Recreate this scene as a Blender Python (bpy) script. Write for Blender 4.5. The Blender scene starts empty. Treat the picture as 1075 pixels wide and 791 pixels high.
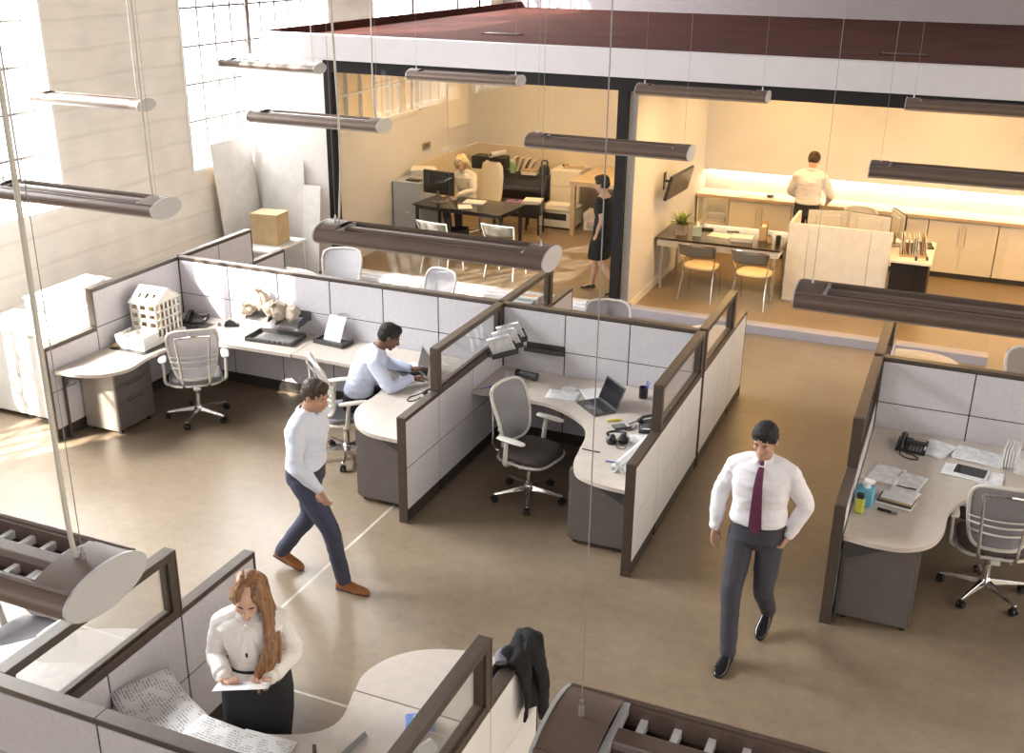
import bpy, bmesh, math, random
from mathutils import Vector, Matrix, noise
PI = math.pi
V = Vector
random.seed(7)
scene = bpy.context.scene
COL = scene.collection

# ------------------------------------------------------------------ mesh helper
def frame_from(d, up=(0, 0, 1)):
    d = V(d).normalized()
    u = V(up)
    if abs(d.dot(u)) > .98:
        u = V((0, 1, 0)) if abs(d.y) < .9 else V((1, 0, 0))
    x = u.cross(d).normalized()
    y = d.cross(x).normalized()
    return x, y, d

def spline(pts, n=6, closed=False):
    P = [V(p) for p in pts]
    out = []
    m = len(P)
    rng = range(m if closed else m - 1)
    for i in rng:
        if closed:
            p0, p1, p2, p3 = P[(i - 1) % m], P[i], P[(i + 1) % m], P[(i + 2) % m]
        else:
            p0 = P[i - 1] if i > 0 else P[0] * 2 - P[1]
            p1, p2 = P[i], P[i + 1]
            p3 = P[i + 2] if i + 2 < m else P[m - 1] * 2 - P[m - 2]
        for k in range(n):
            t = k / n
            out.append(.5 * ((2 * p1) + (p2 - p0) * t + (2 * p0 - 5 * p1 + 4 * p2 - p3) * t * t + (3 * p1 - p0 - 3 * p2 + p3) * t ** 3))
    if not closed:
        out.append(P[-1].copy())
    return out

class MB:
    def __init__(s):
        s.v = []; s.f = []; s.sm = []
    def add(s, vs, fs, smooth=False):
        o = len(s.v)
        s.v += [V(p) for p in vs]
        for f in fs:
            s.f.append([i + o for i in f]); s.sm.append(smooth)
        return s
    def box(s, c, d, rz=0, M=None):
        hx, hy, hz = d[0] / 2, d[1] / 2, d[2] / 2
        P = [V((x, y, z)) for z in (-hz, hz) for y in (-hy, hy) for x in (-hx, hx)]
        R = M if M is not None else Matrix.Rotation(rz, 3, 'Z')
        P = [R @ p + V(c) for p in P]
        return s.add(P, [(0, 2, 3, 1), (4, 5, 7, 6), (0, 1, 5, 4), (2, 6, 7, 3), (0, 4, 6, 2), (1, 3, 7, 5)])
    def bx(s, x0, x1, y0, y1, z0, z1):
        return s.box(((x0 + x1) / 2, (y0 + y1) / 2, (z0 + z1) / 2), (abs(x1 - x0), abs(y1 - y0), abs(z1 - z0)))
    def prism(s, poly, z0, z1):
        n = len(poly)
        a = sum(poly[i][0] * poly[(i + 1) % n][1] - poly[(i + 1) % n][0] * poly[i][1] for i in range(n))
        if a < 0: poly = poly[::-1]
        P = [(p[0], p[1], z0) for p in poly] + [(p[0], p[1], z1) for p in poly]
        F = [tuple(range(n - 1, -1, -1)), tuple(range(n, 2 * n))]
        F += [(i, (i + 1) % n, n + (i + 1) % n, n + i) for i in range(n)]
        return s.add(P, F)
    def extr(s, prof, p0, p1, up=(0, 0, 1)):
        """closed 2d profile (a,b) swept from p0 to p1"""
        p0, p1 = V(p0), V(p1)
        x, y, d = frame_from(p1 - p0, up)
        n = len(prof)
        P = [p0 + x * a + y * b for a, b in prof] + [p1 + x * a + y * b for a, b in prof]
        F = [tuple(range(n - 1, -1, -1)), tuple(range(n, 2 * n))] + [(i, (i + 1) % n, n + (i + 1) % n, n + i) for i in range(n)]
        return s.add(P, F)
    def loft(s, rings, cap=True, closed=False, smooth=True):
        n = len(rings[0]); o = len(s.v)
        for r in rings: s.v += [V(p) for p in r]
        m = len(rings)
        for k in range(m if closed else m - 1):
            k2 = (k + 1) % m
            for i in range(n):
                j = (i + 1) % n
                s.f.append([o + k * n + i, o + k * n + j, o + k2 * n + j, o + k2 * n + i]); s.sm.append(smooth)
        if cap and not closed:
            s.f.append([o + i for i in range(n - 1, -1, -1)]); s.sm.append(False)
            s.f.append([o + (m - 1) * n + i for i in range(n)]); s.sm.append(False)
        return s
    def tube(s, pts, r, seg=8, closed=False, flat=1.0, up=(0, 0, 1), rcap=False):
        P = [V(p) for p in pts]; m = len(P)
        R = r if isinstance(r, (list, tuple)) else [r] * m
        if len(R) != m:
            R = [R[min(int(i * (len(R) - 1) / max(1, m - 1)), len(R) - 2)] * (1 - (i * (len(R) - 1) / max(1, m - 1)) % 1 if i < m - 1 else 0) +
                 R[min(int(i * (len(R) - 1) / max(1, m - 1)) + 1, len(R) - 1)] * ((i * (len(R) - 1) / max(1, m - 1)) % 1 if i < m - 1 else 1) for i in range(m)]
        rings = []; px = None
        for i in range(m):
            if closed: d = P[(i + 1) % m] - P[i - 1]
            else: d = P[min(i + 1, m - 1)] - P[max(i - 1, 0)]
            if d.length < 1e-9: d = V((0, 0, 1))
            x, y, d = frame_from(d, up)
            if px is not None:
                x = px - d * px.dot(d)
                x = x.normalized() if x.length > 1e-6 else frame_from(d, up)[0]
                y = d.cross(x)
            px = x
            rings.append([P[i] + (x * math.cos(2 * PI * k / seg) + y * math.sin(2 * PI * k / seg) * flat) * R[i] for k in range(seg)])
            if rcap and not closed and i == 0:
                pre = []
                for t in (1.0, .85, .5):
                    c = P[0] - d * R[0] * t; q = math.sqrt(max(0.02, 1 - t * t))
                    pre.append([c + (x * math.cos(2 * PI * k / seg) + y * math.sin(2 * PI * k / seg) * flat) * R[0] * q for k in range(seg)])
                rings = pre + rings
            if rcap and not closed and i == m - 1:
                for t in (.5, .85, 1.0):
                    c = P[-1] + d * R[-1] * t; q = math.sqrt(max(0.02, 1 - t * t))
                    rings.append([c + (x * math.cos(2 * PI * k / seg) + y * math.sin(2 * PI * k / seg) * flat) * R[-1] * q for k in range(seg)])
        return s.loft(rings, cap=True, closed=closed)
    def cyl(s, p0, p1, r0, r1=None, seg=16):
        return s.tube([p0, p1], [r0, r0 if r1 is None else r1], seg)
    def lathe(s, prof, c=(0, 0, 0), seg=20):
        c = V(c)
        return s.loft([[c + V((r * math.cos(2 * PI * k / seg), r * math.sin(2 * PI * k / seg), z)) for k in range(seg)] for r, z in prof])
    def ell(s, c, r, M=None, seg=16, rings=10):
        c = V(c); M = M or Matrix.Identity(3)
        if not isinstance(r, (tuple, list)): r = (r, r, r)
        rr = []
        for i in range(rings + 1):
            t = -PI / 2 + PI * i / rings
            q = max(math.cos(t), .02)
            rr.append([c + M @ V((r[0] * q * math.cos(2 * PI * k / seg), r[1] * q * math.sin(2 * PI * k / seg), r[2] * math.sin(t))) for k in range(seg)])
        return s.loft(rr)
    def xf(s, M):
        s.v = [M @ p for p in s.v]; return s
    def noise(s, amp, scale, seed=0):
        me = s._mesh('tmp'); ns = [v.normal.copy() for v in me.vertices]
        s.v = [p + n * amp * noise.noise(p * scale + V((seed, seed * 2.3, 0))) for p, n in zip(s.v, ns)]
        bpy.data.meshes.remove(me); return s
    def _mesh(s, name):
        me = bpy.data.meshes.new(name)
        me.from_pydata([tuple(p) for p in s.v], [], s.f)
        me.polygons.foreach_set('use_smooth', s.sm)
        return me
    def build(s, name, mat, parent=None, bevel=0, seg=2, loc=None, sharp=40):
        me = s._mesh(name)
        if mat: me.materials.append(mat)
        if any(s.sm):
            me.set_sharp_from_angle(angle=math.radians(sharp))
        o = bpy.data.objects.new(name, me); COL.objects.link(o)
        if bevel:
            b = o.modifiers.new('bevel', 'BEVEL'); b.width = bevel; b.segments = seg; b.limit_method = 'ANGLE'; b.angle_limit = math.radians(40)
        if parent: o.parent = parent
        if loc: o.location = loc
        return o

def rrect(w, d, r, n=4, cx=0, cy=0):
    out = []
    for sx, sy, a in ((1, 1, 0), (-1, 1, 90), (-1, -1, 180), (1, -1, 270)):
        for k in range(n + 1):
            t = math.radians(a + 90 * k / n)
            out.append((cx + sx * (w / 2 - r) + r * math.cos(t), cy + sy * (d / 2 - r) + r * math.sin(t)))
    return out

def thing(name, label, cat, loc=(0, 0, 0), rz=0, group=None):
    o = bpy.data.objects.new(name, None); COL.objects.link(o)
    o.empty_display_size = .1
    o.location = loc; o.rotation_euler = (0, 0, rz)
    o['label'] = label; o['category'] = cat
    if group: o['group'] = group
    return o
def tag(o, label, cat, group=None, kind=None):
    o['label'] = label; o['category'] = cat
    if group: o['group'] = group
    if kind: o['kind'] = kind
    return o
def struct(o):
    o['kind'] = 'structure'; return o
def kids(o): return [c for c in list(bpy.data.objects) if c.parent == o]
def copy_tree(o, parent=None):
    c = o.copy(); COL.objects.link(c)
    if parent: c.parent = parent
    for ch in kids(o): copy_tree(ch, c)
    return c
def dup(o, loc, rz=0, label=None, group=None):
    c = copy_tree(o); c.location = loc; c.rotation_euler = (0, 0, rz)
    if label: c['label'] = label
    if group: c['group'] = group
    return c

# ------------------------------------------------------------------ materials
MATS = {}
def mat(name, col, rough=.5, metal=0, var=.06, scale=8, bump=0, bscale=60, spec=.5, stretch=None, sheen=0, trans=None):
    m = bpy.data.materials.new(name); m.use_nodes = True
    nt = m.node_tree; N = nt.nodes; L = nt.links
    b = N['Principled BSDF']
    b.inputs['Roughness'].default_value = rough; b.inputs['Metallic'].default_value = metal
    b.inputs['Specular IOR Level'].default_value = spec
    tc = N.new('ShaderNodeTexCoord'); mp = N.new('ShaderNodeMapping')
    if stretch: mp.inputs['Scale'].default_value = stretch
    L.new(tc.outputs['Object'], mp.inputs['Vector'])
    nz = N.new('ShaderNodeTexNoise'); nz.inputs['Scale'].default_value = scale; nz.inputs['Detail'].default_value = 4
    L.new(mp.outputs['Vector'], nz.inputs['Vector'])
    rmp = N.new('ShaderNodeValToRGB')
    c = V(col)
    rmp.color_ramp.elements[0].position = .3; rmp.color_ramp.elements[1].position = .7
    rmp.color_ramp.elements[0].color = (*(c * (1 - var)), 1); rmp.color_ramp.elements[1].color = (*[min(1, q * (1 + var)) for q in c], 1)
    L.new(nz.outputs['Fac'], rmp.inputs['Fac']); L.new(rmp.outputs['Color'], b.inputs['Base Color'])
    if bump:
        n2 = N.new('ShaderNodeTexNoise'); n2.inputs['Scale'].default_value = bscale; n2.inputs['Detail'].default_value = 3
        L.new(mp.outputs['Vector'], n2.inputs['Vector'])
        bp = N.new('ShaderNodeBump'); bp.inputs['Strength'].default_value = bump; bp.inputs['Distance'].default_value = .01
        L.new(n2.outputs['Fac'], bp.inputs['Height']); L.new(bp.outputs['Normal'], b.inputs['Normal'])
    MATS[name] = m
    return m

def mat_emit(name, col, strength, transp=0.0):
    m = bpy.data.materials.new(name); m.use_nodes = True
    nt = m.node_tree; N = nt.nodes; L = nt.links
    N.remove(N['Principled BSDF']); out = N['Material Output']
    e = N.new('ShaderNodeEmission'); e.inputs['Strength'].default_value = strength
    nz = N.new('ShaderNodeTexNoise'); nz.inputs['Scale'].default_value = .8
    mx = N.new('ShaderNodeMixRGB'); mx.inputs[1].default_value = (*col, 1); mx.inputs[2].default_value = (*[c * .94 for c in col], 1)
    L.new(nz.outputs['Fac'], mx.inputs[0]); L.new(mx.outputs[0], e.inputs['Color'])
    if transp:
        t = N.new('ShaderNodeBsdfTransparent'); a = N.new('ShaderNodeAddShader')
        t.inputs['Color'].default_value = (transp, transp, transp, 1)
        L.new(e.outputs[0], a.inputs[0]); L.new(t.outputs[0], a.inputs[1]); L.new(a.outputs[0], out.inputs['Surface'])
    else:
        L.new(e.outputs[0], out.inputs['Surface'])
    return m

def mat_glass(name, tint=(.97, .98, .97), refl=1.0, rough=0.0):
    m = bpy.data.materials.new(name); m.use_nodes = True
    nt = m.node_tree; N = nt.nodes; L = nt.links
    N.remove(N['Principled BSDF']); out = N['Material Output']
    t = N.new('ShaderNodeBsdfTransparent'); t.inputs['Color'].default_value = (*tint, 1)
    g = N.new('ShaderNodeBsdfGlossy'); g.inputs['Roughness'].default_value = rough
    fr = N.new('ShaderNodeFresnel'); fr.inputs['IOR'].default_value = 1.45
    mu = N.new('ShaderNodeMath'); mu.operation = 'MULTIPLY'; mu.inputs[1].default_value = refl
    mx = N.new('ShaderNodeMixShader')
    L.new(fr.outputs[0], mu.inputs[0]); L.new(mu.outputs[0], mx.inputs[0])
    L.new(t.outputs[0], mx.inputs[1]); L.new(g.outputs[0], mx.inputs[2]); L.new(mx.outputs[0], out.inputs['Surface'])
    return m

def mat_paper(name, base=(.8, .79, .8), ink=(.35, .35, .4), lines=55, amount=.35, colr=None):
    """printed sheet: rows of broken text and a few darker blocks"""
    m = mat(name, base, .7, var=.02)
    nt = m.node_tree; N = nt.nodes; L = nt.links; b = N['Principled BSDF']
    tc = N.new('ShaderNodeTexCoord')
    w = N.new('ShaderNodeTexWave'); w.bands_direction = 'Y'; w.inputs['Scale'].default_value = lines / 6.3 * 4; w.inputs['Distortion'].default_value = 0
    L.new(tc.outputs['Object'], w.inputs['Vector'])
    mp = N.new('ShaderNodeMapping'); mp.inputs['Scale'].default_value = (110, 22, 1)
    L.new(tc.outputs['Object'], mp.inputs['Vector'])
    nz = N.new('ShaderNodeTexNoise'); nz.inputs['Scale'].default_value = 1.2; nz.inputs['Detail'].default_value = 3
    L.new(mp.outputs[0], nz.inputs['Vector'])
    mp2 = N.new('ShaderNodeMapping'); mp2.inputs['Scale'].default_value = (14, 14, 1)
    L.new(tc.outputs['Object'], mp2.inputs['Vector'])
    vo = N.new('ShaderNodeTexNoise'); vo.inputs['Scale'].default_value = 1.0; vo.inputs['Detail'].default_value = 0
    L.new(mp2.outputs[0], vo.inputs['Vector'])
    def thr(src, t):
        q = N.new('ShaderNodeMath'); q.operation = 'GREATER_THAN'; q.inputs[1].default_value = t; L.new(src, q.inputs[0]); return q.outputs[0]
    def mul(a, c):
        q = N.new('ShaderNodeMath'); q.operation = 'MULTIPLY'; L.new(a, q.inputs[0])
        if isinstance(c, float): q.inputs[1].default_value = c
        else: L.new(c, q.inputs[1])
        return q.outputs[0]
    f = mul(mul(mul(thr(w.outputs['Fac'], .55), thr(nz.outputs['Fac'], .47)), thr(vo.outputs['Fac'], .46)), amount * 2.0)
    mx = N.new('ShaderNodeMixRGB'); mx.inputs[2].default_value = (*ink, 1)
    src = b.inputs['Base Color'].links[0].from_socket
    L.new(f, mx.inputs[0]); L.new(src, mx.inputs[1]); L.new(mx.outputs[0], b.inputs['Base Color'])
    return m
# ------------------------------------------------------------------ camera
cam = bpy.data.cameras.new('camera'); camo = bpy.data.objects.new('camera', cam); COL.objects.link(camo)
scene.camera = camo
def cam_rot(yaw, pitch, roll):
    cy, sy, cp, sp = math.cos(yaw), math.sin(yaw), math.cos(pitch), math.sin(pitch)
    f = V((sy * cp, cy * cp, -sp)); r = V((cy, -sy, 0)); u = r.cross(f)
    r2 = r * math.cos(roll) + u * math.sin(roll); u2 = -r * math.sin(roll) + u * math.cos(roll)
    return Matrix((r2, u2, -f)).transposed()
camo.matrix_world = Matrix.Translation((0, 0, 4.5)) @ cam_rot(math.radians(-22.687), math.radians(21.796), math.radians(.734)).to_4x4()
cam.sensor_width = 36; cam.lens = 1143.7 / 1075 * 36; cam.clip_start = .05; cam.clip_end = 200

scene.view_settings.view_transform = 'Standard'; scene.view_settings.look = 'None'
scene.view_settings.exposure = -0.05; scene.view_settings.gamma = 1; scene.view_settings.use_curve_mapping = False

# ------------------------------------------------------------------ base materials
M_frame = mat('bronze_frame', (.085, .064, .050), .42, .2, var=.1, scale=20)
M_core = mat('black_core', (.02, .019, .018), .6)
M_tile = mat('grey_fabric', (.58, .56, .59), .85, var=.05, scale=30, bump=.15, bscale=400)
M_whitetile = mat('white_laminate', (.74, .72, .70), .5, var=.03)
M_base = mat('dark_plinth', (.055, .047, .04), .45, .2)
M_top = mat('beige_laminate', (.56, .49, .43), .42, var=.05, scale=14)
M_edge = mat('pale_edge', (.62, .56, .5), .45)
M_ped = mat('graphite_steel', (.155, .138, .13), .38, .25, var=.06)
M_pedsun = mat('graphite_steel_sunlit', (.36, .32, .28), .35, .35, var=.05)  # graphite steel with the sun's brightness put into the colour
M_glass = mat_glass('clear_glass', (.975, .98, .975), .45)
M_black = mat('black_plastic', (.012, .012, .013), .35)
M_blackmat = mat('black_rubber', (.02, .02, .021), .7)
M_dgrey = mat('dark_grey_plastic', (.06, .057, .055), .45)
M_mgrey = mat('mid_grey_plastic', (.22, .21, .205), .5)
M_lgrey = mat('light_grey_plastic', (.55, .53, .49), .45)
M_white = mat('white_plastic', (.78, .77, .75), .45)
M_paper = mat('plain_paper', (.82, .81, .80), .75, var=.02)
M_print = mat_paper('printed_paper', lines=48)
M_plan = mat_paper('drawing_paper', (.80, .78, .77), (.25, .24, .27), lines=30, amount=.42)
M_chrome = mat('chrome', (.75, .74, .73), .14, 1, var=.03)
M_alu = mat('brushed_alu', (.62, .61, .6), .3, .9, var=.05)
M_screen = mat('dark_screen', (.012, .012, .015), .12)
M_cream = mat('cream_wall', (.66, .66, .69), .8, var=.03, scale=3)
M_wood = mat('pale_wood', (.58, .45, .29), .5, var=.12, scale=6, stretch=(1, 8, 1))
M_card = mat('cardboard', (.50, .36, .20), .8, var=.08)
M_blue = mat('blue_plastic', (.04, .08, .45), .4)
M_cyan = mat('cyan_card', (.13, .42, .58), .6, var=.15, scale=40)
M_green = mat('leaf_green', (.26, .34, .07), .55, var=.25, scale=30)
M_yellow = mat('yellow_plastic', (.75, .68, .05), .4)
M_orange = mat('orange_plastic', (.70, .22, .03), .4)

# ------------------------------------------------------------------ floor
def floor_mat():
    m = bpy.data.materials.new('polished_concrete'); m.use_nodes = True
    nt = m.node_tree; N = nt.nodes; L = nt.links; b = N['Principled BSDF']
    tc = N.new('ShaderNodeTexCoord')
    n1 = N.new('ShaderNodeTexNoise'); n1.inputs['Scale'].default_value = .55; n1.inputs['Detail'].default_value = 6; n1.inputs['Roughness'].default_value = .6
    n2 = N.new('ShaderNodeTexNoise'); n2.inputs['Scale'].default_value = 9; n2.inputs['Detail'].default_value = 8; n2.inputs['Roughness'].default_value = .7
    for n in (n1, n2): L.new(tc.outputs['Object'], n.inputs['Vector'])
    r1 = N.new('ShaderNodeValToRGB'); r1.color_ramp.elements[0].position = .3; r1.color_ramp.elements[1].position = .72
    r1.color_ramp.elements[0].color = (.205, .150, .098, 1); r1.color_ramp.elements[1].color = (.305, .232, .160, 1)
    L.new(n1.outputs['Fac'], r1.inputs['Fac'])
    r2 = N.new('ShaderNodeValToRGB'); r2.color_ramp.elements[0].position = .3; r2.color_ramp.elements[1].position = .75
    r2.color_ramp.elements[0].color = (.80, .80, .80, 1); r2.color_ramp.elements[1].color = (1.12, 1.12, 1.12, 1)
    L.new(n2.outputs['Fac'], r2.inputs['Fac'])
    mx = N.new('ShaderNodeMixRGB'); mx.blend_type = 'MULTIPLY'; mx.inputs[0].default_value = 1
    L.new(r1.outputs[0], mx.inputs[1]); L.new(r2.outputs[0], mx.inputs[2])
    # saw-cut control joints filled with pale sealant
    sx = N.new('ShaderNodeSeparateXYZ'); L.new(tc.outputs['Object'], sx.inputs[0])
    jn = N.new('ShaderNodeTexNoise'); jn.inputs['Scale'].default_value = 6; L.new(tc.outputs['Object'], jn.inputs['Vector'])
    def joint(out, pos, w):
        a = N.new('ShaderNodeMath'); a.operation = 'SUBTRACT'; a.inputs[1].default_value = pos; L.new(out, a.inputs[0])
        c = N.new('ShaderNodeMath'); c.operation = 'ABSOLUTE'; L.new(a.outputs[0], c.inputs[0])
        d = N.new('ShaderNodeMath'); d.operation = 'LESS_THAN'; d.inputs[1].default_value = w; L.new(c.outputs[0], d.inputs[0])
        return d.outputs[0]
    j1 = joint(sx.outputs['X'], -4.10, .012); j2 = joint(sx.outputs['Y'], 4.78, .010); j3 = joint(sx.outputs['X'], 1.9, .012)
    ad = N.new('ShaderNodeMath'); ad.operation = 'MAXIMUM'; L.new(j1, ad.inputs[0]); L.new(j2, ad.inputs[1])
    ad2 = N.new('ShaderNodeMath'); ad2.operation = 'MAXIMUM'; L.new(ad.outputs[0], ad2.inputs[0]); L.new(j3, ad2.inputs[1])
    mj = N.new('ShaderNodeMath'); mj.operation = 'MULTIPLY'; L.new(ad2.outputs[0], mj.inputs[0]); L.new(jn.outputs['Fac'], mj.inputs[1])
    m2 = N.new('ShaderNodeMixRGB'); m2.inputs[2].default_value = (.72, .68, .6, 1)
    L.new(mj.outputs[0], m2.inputs[0]); L.new(mx.outputs[0], m2.inputs[1]); L.new(m2.outputs[0], b.inputs['Base Color'])
    rr = N.new('ShaderNodeMapRange'); rr.inputs['To Min'].default_value = .24; rr.inputs['To Max'].default_value = .48
    L.new(n2.outputs['Fac'], rr.inputs['Value']); L.new(rr.outputs[0], b.inputs['Roughness'])
    bp = N.new('ShaderNodeBump'); bp.inputs['Strength'].default_value = .05; L.new(n2.outputs['Fac'], bp.inputs['Height']); L.new(bp.outputs[0], b.inputs['Normal'])
    return m
struct(MB().bx(-12, 10, -12, 24, -.2, 0).build('floor', floor_mat()))

# ------------------------------------------------------------------ concrete window wall (board-marked)
def concrete_mat():
    m = mat('board_concrete', (.84, .795, .72), .85, var=.06, scale=2.2, bump=.25, bscale=14, stretch=(1, 1, 1))
    nt = m.node_tree; N = nt.nodes; L = nt.links; b = N['Principled BSDF']
    tc = N.new('ShaderNodeTexCoord')
    mp = N.new('ShaderNodeMapping'); mp.inputs['Scale'].default_value = (1, .8, 6)
    L.new(tc.outputs['Object'], mp.inputs['Vector'])
    nz = N.new('ShaderNodeTexNoise'); nz.inputs['Scale'].default_value = 2.2; nz.inputs['Detail'].default_value = 5
    L.new(mp.outputs[0], nz.inputs['Vector'])
    w = N.new('ShaderNodeTexWave'); w.bands_direction = 'Z'; w.inputs['Scale'].default_value = .95; w.inputs['Distortion'].default_value = 1.2; w.inputs['Detail'].default_value = 3
    L.new(tc.outputs['Object'], w.inputs['Vector'])
    r = N.new('ShaderNodeValToRGB'); r.color_ramp.elements[0].position = .0; r.color_ramp.elements[1].position = .06
    r.color_ramp.elements[0].color = (.90, .89, .875, 1); r.color_ramp.elements[1].color = (1, 1, 1, 1)
    L.new(w.outputs['Fac'], r.inputs['Fac'])
    r2 = N.new('ShaderNodeValToRGB'); r2.color_ramp.elements[0].position = .3; r2.color_ramp.elements[1].position = .65
    r2.color_ramp.elements[0].color = (.92, .92, .91, 1); r2.color_ramp.elements[1].color = (1, 1, 1, 1)
    L.new(nz.outputs['Fac'], r2.inputs['Fac'])
    src = b.inputs['Base Color'].links[0].from_socket
    for q in (r, r2):
        mx = N.new('ShaderNodeMixRGB'); mx.blend_type = 'MULTIPLY'; mx.inputs[0].default_value = .8
        L.new(src, mx.inputs[1]); L.new(q.outputs[0], mx.inputs[2]); src = mx.outputs[0]
    L.new(src, b.inputs['Base Color'])
    return m
M_conc = concrete_mat()
WX = -9.6
WIN = [(-8.0, -3.9), (2.7, 5.5), (6.1, 9.5), (11.76, 15.35), (16.7, 21.6)]
SILL, HEAD, WTOP = 1.57, 6.4, 24.0
w = MB()
ys = [-45] + [q for a in WIN for q in a] + [24]
w.bx(WX - .5, WX, -45, 24, 0, SILL)
w.bx(WX - .5, WX, -45, 24, HEAD, WTOP)  # extra height and forward length are added, unseen, to stop stray sun
for i in range(0, len(ys), 2):
    w.bx(WX - .5, WX, ys[i], ys[i + 1], SILL, HEAD)
struct(w.build('wall_left', M_conc))
M_reveal = mat('white_reveal', (.85, .83, .79), .7, var=.02)
M_muntin = mat('steel_muntin', (.17, .155, .145), .45, .5)
M_pane = mat_emit('daylit_pane', (.97, .985, 1.0), 3.6, .9)
for n, (a, b) in enumerate(WIN):
    root = struct(MB().bx(WX - .30, WX + .015, a, a + .04, SILL, HEAD).bx(WX - .30, WX + .015, b - .04, b, SILL, HEAD)
                  .bx(WX - .30, WX + .02, a, b, SILL - .03, SILL + .02).bx(WX - .30, WX + .015, a, b, HEAD - .04, HEAD).build('window_%d' % (n + 1), M_reveal))
    f = MB()
    ncol = round((b - a) / .365); xs = [a + (b - a) * k / ncol for k in range(ncol + 1)]
    for k, y in enumerate(xs):
        heavy = (k % 5 == 0 or k == ncol)
        t = .04 if heavy else .0135
        f.bx(WX - .29, WX - .25 + (.03 if heavy else 0), y - t, y + t, SILL, HEAD)
    for k in range(1, 10):
        z = SILL + .10 + k * .49
        if z < HEAD: f.bx(WX - .285, WX - .25, a, b, z - .0135, z + .0135)
    f.build('window_frame', M_muntin, root)
    MB().bx(WX - .272, WX - .266, a, b, SILL, HEAD).build('glass_panes', M_pane, root)

# ------------------------------------------------------------------ glazed office at the back
OY = 13.05
M_wwall = mat('white_plaster', (.80, .78, .76), .75, var=.02)
M_roof = mat('brown_roofing', (.072, .026, .020), .9, var=.18, scale=1.4, bump=.3, bscale=20, spec=.08)
M_fascia = mat('fascia_white', (.58, .555, .57), .7, var=.02)
M_beam = mat('charcoal_steel', (.018, .016, .017), .7, 0, spec=.2)
struct(MB().bx(-9.2, 5, OY - .08, OY + .12, 2.99, 3.31).build('trim_1', M_fascia))
struct(MB().bx(-9.2, -9.16, OY + .12, 22.2, 2.99, 3.33).build('trim_2', M_roof))
struct(MB().bx(-9.14, 5, OY + .12, 22.2, 2.97, 3.22).build('trim_3', M_roof))
struct(MB().bx(-9.2, 5, OY + .13, 19, 2.90, 2.965).build('ceiling', M_wwall))
struct(MB().bx(-9.6, 7, 22.2, 22.4, 0, 12).build('wall_back', mat('mauve_plaster', (.34, .29, .30), .8, var=.03)))
struct(MB().bx(-8.27, .42, OY - .03, OY + .09, 2.83, 2.99).build('trim_4', M_beam))
struct(MB().bx(.42, 5, OY - .03, OY + .09, 2.83, 2.99).build('trim_5', M_beam))
struct(MB().bx(-8.27, -8.15, OY - .03, OY + .09, 0, 2.83).build('trim_6', M_beam))
struct(MB().bx(-4.09, -3.97, OY - .03, OY + .09, 0, 2.83).build('trim_7', M_beam))
M_kerb = mat('white_kerb', (.66, .64, .66), .55, var=.03)
struct(MB().bx(-8.15, -4.09, OY - .09, OY + .10, 0, .085).bx(-8.15, -4.09, OY - .14, OY - .09, 0, .05).build('trim_8', M_kerb))
struct(MB().bx(-3.97, .52, OY - .09, OY + .10, 0, .105).build('trim_9', mat('shaded_kerb', (.40, .375, .41), .55, var=.03)))  # same kerb out of the sun, its dimness put into the colour
for n, (x0, x1, zb) in enumerate(((-8.15, -6.42, .085), (-6.415, -4.98, .085), (-4.97, -4.09, .085), (-3.97, -2.88, .105), (-2.875, -1.35, .105), (-1.345, .50, .105))):
    struct(MB().bx(x0, x1, OY + .02, OY + .032, zb, 2.83).build('window_%d' % (n + 6), M_glass))
struct(MB().bx(-9.6, -8.27, OY - .02, OY + .1, 0, 2.99).build('wall_office_front', M_wwall))
# office left wall with a framed cream strip imitating reflected hall windows
a = MB(); a.bx(-8.45, -8.32, OY + .1, 18.1, 0, 1.95).bx(-8.45, -8.32, 15.9, 18.1, 1.95, 2.9)
struct(a.build('wall_office_left', M_cream))
fr = MB()
fr.bx(-8.47, -8.30, OY + .1, 15.9, 1.93, 1.98).bx(-8.47, -8.30, 15.86, 15.92, 1.95, 2.9).bx(-8.45, -8.33, OY + .1, 15.9, 2.42, 2.45)
for k in range(7): fr.bx(-8.45, -8.33, OY + .3 + k * .4 - .018, OY + .3 + k * .4 + .018, 1.95, 2.9)
r = struct(fr.build('window_12', M_white)); MB().bx(-8.395, -8.388, OY + .1, 15.9, 1.95, 2.9).build('reflection_panes', mat('reflection_cream', (.80, .70, .52), .35), r)
struct(MB().bx(-8.45, -4.0, 18.1, 18.25, 0, 2.9).build('wall_office_back', M_cream))
M_dado = mat('tan_dado', (.70, .62, .50), .7, var=.03)
struct(MB().bx(-8.32, -4.0, 18.075, 18.1, 0, 1.10).bx(-8.32, -8.30, 15.7, 18.08, 0, 1.10).build('trim_20', M_dado))
MW = MB().bx(-8.315, -8.30, 16.9, 17.7, 1.5, 2.2); struct(MW.build('trim_21', M_wwall, bevel=.004))
struct(MB().bx(-4.0, -3.87, OY + .1, 18.1, 0, 2.9).build('wall_office_divider', M_cream))
struct(MB().bx(-3.87, -3.855, OY + .1, 16.4, 0, .10).build('baseboard_divider', M_white))
struct(MB().bx(-4.0, 5, 17.15, 17.3, 0, 2.9).build('wall_kitchen_back', M_cream))
struct(MB().bx(4.2, 4.4, OY, 17.2, 0, 2.9).build('wall_kitchen_right', M_cream))
for n, (x, y, l) in enumerate(((-6.66, 15.4, 'left'), (-1.0, 15.1, 'right'))):
    v = thing('roof_vent', 'flat dark vent slot in the brown office roof, the %s one' % l, 'vent', (x, y + .0, 3.22))
    MB().bx(-.29, .29, -.12, .12, 0, .012).build('vent_frame', M_roof, v)
    MB().bx(-.27, .27, -.10, .10, .012, .016).build('vent_grille', M_black, v)
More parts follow.
